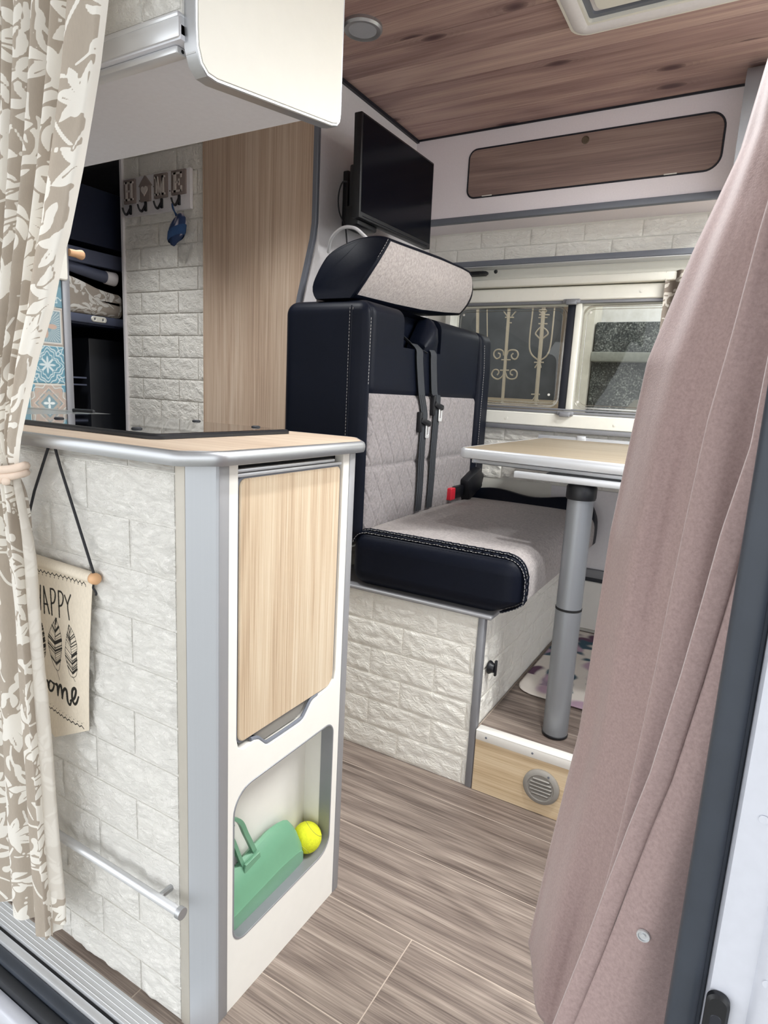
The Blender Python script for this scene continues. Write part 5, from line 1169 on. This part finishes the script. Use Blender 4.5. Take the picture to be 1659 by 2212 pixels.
for fd in D['FEA']: feather(fd['o'], fd['q'], fd['s'])
z0a, z0b = T(D['ZZ'][0]), T(D['ZZ'][1]); n = 26
RB.stroke_pts = [(lerp(z0a[0], z0b[0], i / n), lerp(z0a[1], z0b[1], i / n) + (.0022 if i % 2 else -.0022)) for i in range(n + 1)]
for a, b in zip(RB.stroke_pts, RB.stroke_pts[1:]): RB.stroke([a, b], .0008)
d0, d1 = T(D['ZZ'][2]), T(D['ZZ'][3])
for i in range(14): RB.disc(lerp(d0[0], d1[0], i / 13), lerp(d0[1], d1[1], i / 13) - .0005, .0010)
q0, q1 = T(D['ZZ'][4]), T(D['ZZ'][5]); pk = [(lerp(q0[0], q1[0], i / 20), lerp(q0[1], q1[1], i / 20) + (.0022 if i % 2 else -.0016)) for i in range(21)]
for i, (a, b) in enumerate(zip(pk, pk[1:])): RB.stroke([a, b], .0009)
q2, q3 = T(D['ZZ'][6]), T(D['ZZ'][7])
for i in range(11): RB.disc(lerp(q2[0], q3[0], i / 10), lerp(q2[1], q3[1], i / 10) + .0015, .0009); RB.disc(lerp(q2[0], q3[0], (i + .5) / 10), lerp(q2[1], q3[1], (i + .5) / 10) + .0045, .00045)
bn = thing('hanging_banner', 'natural linen HAPPY home pennant with feathers hanging on the brick front', 'banner', (-.905, .565, .405))
nu, nv = 250, 430; rows = np.zeros((nv, nu, 3)); inkv = np.zeros((nv, nu))
for j, t in enumerate(np.linspace(0, 1, nv)):
    for i, s in enumerate(np.linspace(-1, 1, nu)):
        xt = -.9045 + s * .0897; zb = .4065 + .0425 * abs(s); xb = -.934 + s * .0875
        z = lerp(.7050, zb, t); k = (.7050 - z) / .298; x = lerp(xt, xb, k)
        rows[j, i] = (x, .5610 - .0035 * math.sin(k * 3.1) + .002 * s * s * k + .0012 * math.sin(s * 5 + k * 3), z)
inkv = RB.sample(rows[..., 0] - OX, rows[..., 2] - OZ)
cloth(rows, 'pennant', M['linen'], bn, attrs={'print': inkv.ravel()}, thick=.0008)
rod = B().tube([(-.998, .5585, .712), (-.8135, .5585, .7090)], .0085, 16).obj('rod_sleeve', M['linen'], bn, attrs=None, angle=50)
B().lathe([(0, -.009), (.005, -.0085), (.0082, -.005), (.009, 0), (.0082, .005), (.005, .0085), (0, .009)], (-.8080, .5585, .7085), 'x', 20).obj('wooden_bead', M['beech'], bn, angle=60)
def ribbon(pts, wdt): return B().tube(pts, wdt, 6, flat=.35)
B().tube([(-.9135, .5630, .8975), (-.955, .5615, .823), (-1.0, .5585, .716)], .0021, 8).tube([(-.8995, .5630, .8985), (-.8850, .5615, .868), (-.8098, .5585, .7160)], .0021, 8).obj('cord', M['cord'], bn)
B().tube(catmull([(-.8075, .5560, .701), (-.8050, .553, .6965), (-.8000, .552, .6945), (-.7965, .552, .6900), (-.7975, .552, .6870)], 14), .0016, 6).obj('cord_end', M['cord'], bn)

# ================================================================== PINK CURTAIN (right of the doorway)
for k_ in ('PF', 'PFS', 'PG', 'PL'): D[k_] = sorted((z, x) for x, z in D[k_])
D['PF'] = [p for p in D['PF'] if p[0] < .98]
NZ_, NU_ = 200, 230; rows = np.zeros((NZ_, NU_, 3))
for j, t in enumerate(np.linspace(0, 1, NZ_)):
    z = lerp(.05, 1.85, t)
    xf = tab(D['PF'], min(z, .98)) + max(0, z - .98) * .03; xg = tab(D['PG'], min(z, 1.22)) + max(0, z - 1.22) * .02; xl = tab(D['PL'], min(z, 1.40)) + max(0, z - 1.40) * .015
    xf = max(xf, -.15); xg = max(xg, -.10); xl = max(xl, -.19); xl = min(xl, xg - .01)
    yl = lerp(.865, .84, min(1, z)); yl = .85
    s_ = .003 * math.sin(z * 9)
    P = [(xf, .573), (xf + .002, .5705), (xf + .010, .5690), (xf + .0165, .5695), (xf + .0180, .5725), (xf + .0200, .5690), (lerp(xf, .055, .40), .562 + s_), (lerp(xf, .055, .62), .566 - s_), (lerp(xf, .055, .82), .578), (.055, .595), (.060, .612), (.045, .630), (lerp(xg, .05, .5), .640 + s_), (lerp(xg, .05, .22), .640 - s_), (xg + .004, .643), (xg, .651), (xg + .004, .660), (xg + .018, .675), (lerp(xg, xl, .0) + .016, .715), (lerp(xg, xl, .16), .748 + s_ * 2), (lerp(xg, xl, .36), .757), (lerp(xg, xl, .55), .768 - s_ * 2), (lerp(xg, xl, .74), .803 - s_ * 3), (lerp(xg, xl, .91), .832), (xl + .0015, yl - .006), (xl, yl), (xl + .005, yl + .010), (xl + .03, yl + .012)]
    Q = catmull(P, NU_)
    rows[j, :, :2] = Q; rows[j, :, 2] = z
zb = np.interp(np.linspace(0, 1, NU_), [0, .35, .55, .7, .78, .88, 1], [.06, .06, .08, .145, .146, .172, .175])
for j in range(NZ_): rows[j, :, 2] = np.where(rows[j, :, 2] < .6, zb + (rows[j, :, 2] - .05) / .55 * (.6 - zb), rows[j, :, 2])
pc = thing('pink_curtain', 'dusty pink velour curtain gathered beside the door pillar', 'curtain', (-.05, .65, .05))
cloth(rows, 'curtain_cloth', M['velour'], pc, thick=.0016)
sn = B().lathe([(.0058, 0), (.0062, -.0012), (.0056, -.0026), (.0046, -.0026), (.0042, -.0012), (.0022, -.0010), (.0020, -.0022), (0, -.0024)], (-.0195, .5586, .521), 'y', 24)
sn.obj('snap_button', M['alu_pale'], pc, angle=50)

# ================================================================== IN THE NICHE
du = thing('dustpan', 'mint green plastic dustpan standing in the cabinet niche', 'dustpan', (-.63, .73, .1165))
secs = []
for y, k in ((.603, 1), (.62, 1), (.66, 1), (.70, 1), (.74, 1), (.775, .995), (.80, .97), (.818, .92), (.830, .85), (.8385, .74), (.843, .60), (.8445, .45)):
    H = .100 * k * lerp(.80, 1.0, min(1, max(0, (y - .66) / .11))); s = []
    bk, fr_ = -.6620, -.6175 - .006 * (1 - k)
    for x, z in ((bk, .1165), (bk, .1165 + H * .80), (bk + .004, .1165 + H * .93), (bk + .012, .1165 + H), (bk + .018, .1165 + H * .97), (bk + .028, .1165 + H * .84), (bk + .037, .1165 + H * .62), (fr_ - .0015, .1165 + H * .385), (fr_, .1165 + H * .36), (fr_ + .0005, .1165 + H * .10), (fr_ - .001, .1165)): s.append((x, y, z))
    secs.append(s)
B().loft(secs).obj('pan', M['mint'], du, angle=22)
B().plate([(.694, .176), (.742, .172), (.736, .206), (.700, .203)], 'x', -.6335, .004, bev=.001).obj('handle_socket', M['mint'], du)
rb = B()
def strap(P, w):
    Q = catmull(P, 22); s = []
    for q in Q: s.append([(q[0] - .0035, q[1] - w, q[2]), (q[0] + .0035, q[1] - w, q[2]), (q[0] + .0035, q[1] + w, q[2]), (q[0] - .0035, q[1] + w, q[2])])
    rb.loft(s)
strap([(-.6450, .734, .200), (-.645, .722, .228), (-.645, .710, .254), (-.645, .699, .280), (-.646, .688, .294), (-.647, .676, .299), (-.648, .660, .298)], .0045)
strap([(-.6440, .704, .194), (-.645, .694, .220), (-.645, .685, .245), (-.646, .676, .268), (-.648, .664, .285)], .0035)
rb.obj('hang_loop', M['mint'], du, angle=40)
B().plate([(.640, .250), (.676, .262), (.690, .280), (.684, .294), (.676, .300), (.640, .300)], 'x', -.6485, .004, bev=.001).obj('grip', M['mint'], du)
hb = thing('hand_brush', 'grey hand brush with stubby bristles behind the mint dustpan', 'brush', (-.657, .61, .2))
B().box(-.6640, -.652, .62, .700, .216, .230, bev=.004).obj('brush_back', M['mint'], hb)
bb_ = B()
for i in range(12):
    for q in range(2): bb_.tube([(-.659 + q * .006, .640 + i * .0058, .218), (-.656 + q * .006, .641 + i * .0060, .176)], [.0018, .0024], 5)
bb_.obj('bristles', M['bristle'], hb, kind='stuff')
tn = thing('tennis_ball', 'yellow tennis ball beside the dustpan in the niche', 'ball', (-.632, .868, .1165))
bm = bmesh.new(); bmesh.ops.create_uvsphere(bm, u_segments=36, v_segments=20, radius=.0285); TB = Vector((-.6325, .8710, .1452))
for v_ in bm.verts: v_.co += TB
B().bm(bm).obj('felt', M['tennis'], tn, angle=180)
sm = []
for q in np.linspace(0, 6.283, 60)[:-1]:
    p = Vector((math.cos(q) + .30 * math.cos(3 * q), math.sin(q) - .30 * math.sin(3 * q), 1.05 * math.sin(2 * q))).normalized(); p = Matrix.Rotation(.9, 3, 'Z') @ (Matrix.Rotation(1.2, 3, 'X') @ p); sm.append(TB + p * .0283)
B().tube(sm, .0009, 5, closed=True).obj('seam', plain('ball_seam', '#a9ab3c', .9), tn)

# ================================================================== RUG ON THE PLATFORM
rg_o = [(-.485, 1.70), (-.47, 1.678), (-.43, 1.667), (-.30, 1.672), (-.05, 1.68), (.15, 1.69), (.15, 2.27), (-.475, 2.27)]
N_ = 150; xs_ = np.linspace(-.486, .15, N_); ys_ = np.linspace(1.667, 2.27, N_); Xg, Yg = np.meshgrid(xs_, ys_)
def smooth_noise(X, Y, f, s): return np.array([noise.noise(Vector((x * f, y * f, s))) for x, y in zip(X.ravel(), Y.ravel())]).reshape(X.shape)
n1 = smooth_noise(Xg, Yg, 7, 1.); n2 = smooth_noise(Xg, Yg, 9, 4.); n3 = smooth_noise(Xg, Yg, 26, 8.)
plum = np.clip((n1 - .12 + n3 * .25) * 9, 0, 1) * (Yg > 1.80); tealv = np.clip((n2 - .16 + n3 * .3) * 9, 0, 1) * (Yg > 1.74); mau = np.clip((smooth_noise(Xg, Yg, 11, 12.) - .2) * 6, 0, 1)
cr = .06; dx = np.clip(xs_[0] + cr - Xg, 0, None); dy = np.clip(ys_[0] + cr - Yg, 0, None); keep = np.hypot(dx, dy) <= cr + 1e-6
Xg2 = np.where(keep, Xg, xs_[0] + cr - dx / np.maximum(np.hypot(dx, dy), 1e-9) * cr); Yg2 = np.where(keep, Yg, ys_[0] + cr - dy / np.maximum(np.hypot(dx, dy), 1e-9) * cr)
rows = np.stack([Xg2, Yg2, np.full_like(Xg, .1735) + n3 * .0005], -1)
rg = cloth(rows, 'rug', M['rug'], None, attrs={'plum': plum.ravel(), 'teal': tealv.ravel(), 'mauve': mau.ravel()}, thick=.003)
tag(rg, 'off white rug with plum and blue print under the table', 'rug')
# round air vent in the riser
ve = thing('air_vent', 'round grey louvred air vent in the wooden riser', 'vent', (-.317, 1.40, .031))
VC = (-.317, 1.4, .0775)
B().lathe([(.0445, 0), (.0445, -.006), (.041, -.0095), (.0335, -.0105), (.0315, -.0085), (0, -.0080)], VC, 'y', 44).obj('vent_ring', M['grey_plastic'], ve, angle=40)
for k in range(5):
    zz_ = VC[2] + (k - 2) * .0095; hw = math.sqrt(.0295 ** 2 - ((k - 2) * .0095) ** 2) - .002
    B().box(VC[0] - hw, VC[0] + hw, 1.3885, 1.3935, zz_ - .0010, zz_ + .0042, bev=.0012, rot=Matrix.Rotation(math.radians(28), 3, 'X')).obj('louvre', M['grey_plastic'], ve)
    B().box(VC[0] - hw, VC[0] + hw, 1.3908, 1.3922, zz_ - .0026, zz_ - .0006).obj('louvre_slot', M['gap'], ve)
B().lathe([(.0028, 0), (.0028, -.0006), (0, -.0008)], (VC[0] + .017, 1.3898, VC[2] + .0355), 'y', 10).obj('screw', M['grey_trim'], ve)

# ================================================================== SEEN THROUGH THE WINDOW
ho = thing('neighbour_house', 'neighbouring house front with a dark window seen through the van window', 'building', (-1.2, 3.3, -.5))
E_ = D['EXT']
hb_ = B().box(-4.5, -1.60, 3.34, 3.5, -.5, 2.3).box(-1.60, -.845, 3.34, 3.5, -.5, .985).box(-1.60, -.845, 3.34, 3.5, 1.75, 2.3).box(-.845, -.745, 3.34, 3.5, -.5, 2.3)
hb_.obj('house_wall', M['render'], ho)
B().box(-1.60, -.845, 3.42, 3.44, .985, 1.75).obj('window_pane', M['house_glass'], ho)
B().box(-.905, -.845, 3.33, 3.44, .985, 1.75, bev=.004).box(-1.60, -1.55, 3.33, 3.44, .985, 1.75, bev=.004).obj('window_frame', M['brownframe'], ho)
B().box(-1.65, -.85, 3.28, 3.44, .955, 1.012, bev=.008).obj('window_sill', M['sillstone'], ho)
glb = B()
for z_ in (1.0, 1.56): glb.box(-1.62, -.87, 3.193, 3.207, z_ - .005, z_ + .005)
for bx_ in (-1.615, -.880):
    for z_ in (1.0, 1.56): glb.box(bx_ - .006, bx_ + .006, 3.2, 3.3398, z_ - .006, z_ + .006)
gl = glb.obj('window_grille', M['iron'], ho, label='cream wrought iron grille with scrolls')
for P, r in D['IRON']:
    Q = [(a, 3.2, b) for a, b in P]
    if r > .008:
        Q = [(P[0][0] + (P[0][0] - P[1][0]) * .6, 3.2, P[0][1] + (P[0][1] - P[1][1]) * .6)] + Q; B().tube(Q, r * .72, 8).obj('bar', M['iron'], gl)
    else: B().tube(catmull(Q, 26) if len(Q) > 2 else Q, r * .8, 6).obj('scroll', M['iron'], gl)
hg = tag(B().box(-.74, 3.5, 3.36, 3.6, -.5, 1.413, bev=.01).obj('stone_wall', M['speck'], None), 'dark speckled stone wall seen through the second window pane', 'wall')
hg2 = tag(B().box(-1.1, 3.5, 3.75, 3.95, -.5, 1.66).obj('rendered_wall', plain('pale_render', '#fbf7ea', .85, var=.14, scale=26, bump=.4), None), 'pale rough rendered wall above the dark stone wall', 'wall')
tag(B().box(-.735, .6, 3.30, 3.36, 1.215, 1.262, bev=.006).obj('pale_band', plain('band_grey', '#83857c', .9, var=.15, scale=60), None), 'added grey band across the dark stone wall outside the window', 'ledge')  # grey band added in front of the stone wall
tag(B().loft([[(-.62, 3.30, .90), (.8, 3.30, .90), (.8, 3.30, 1.035), (-.50, 3.30, 1.035)], [(-.62, 3.36, .90), (.8, 3.36, .90), (.8, 3.36, 1.035), (-.50, 3.36, 1.035)]]).obj('grey_block', plain('grey_block_stone', '#7d7a70', .9, var=.15, scale=60), None), 'grey block at the foot of the dark stone wall outside', 'block')
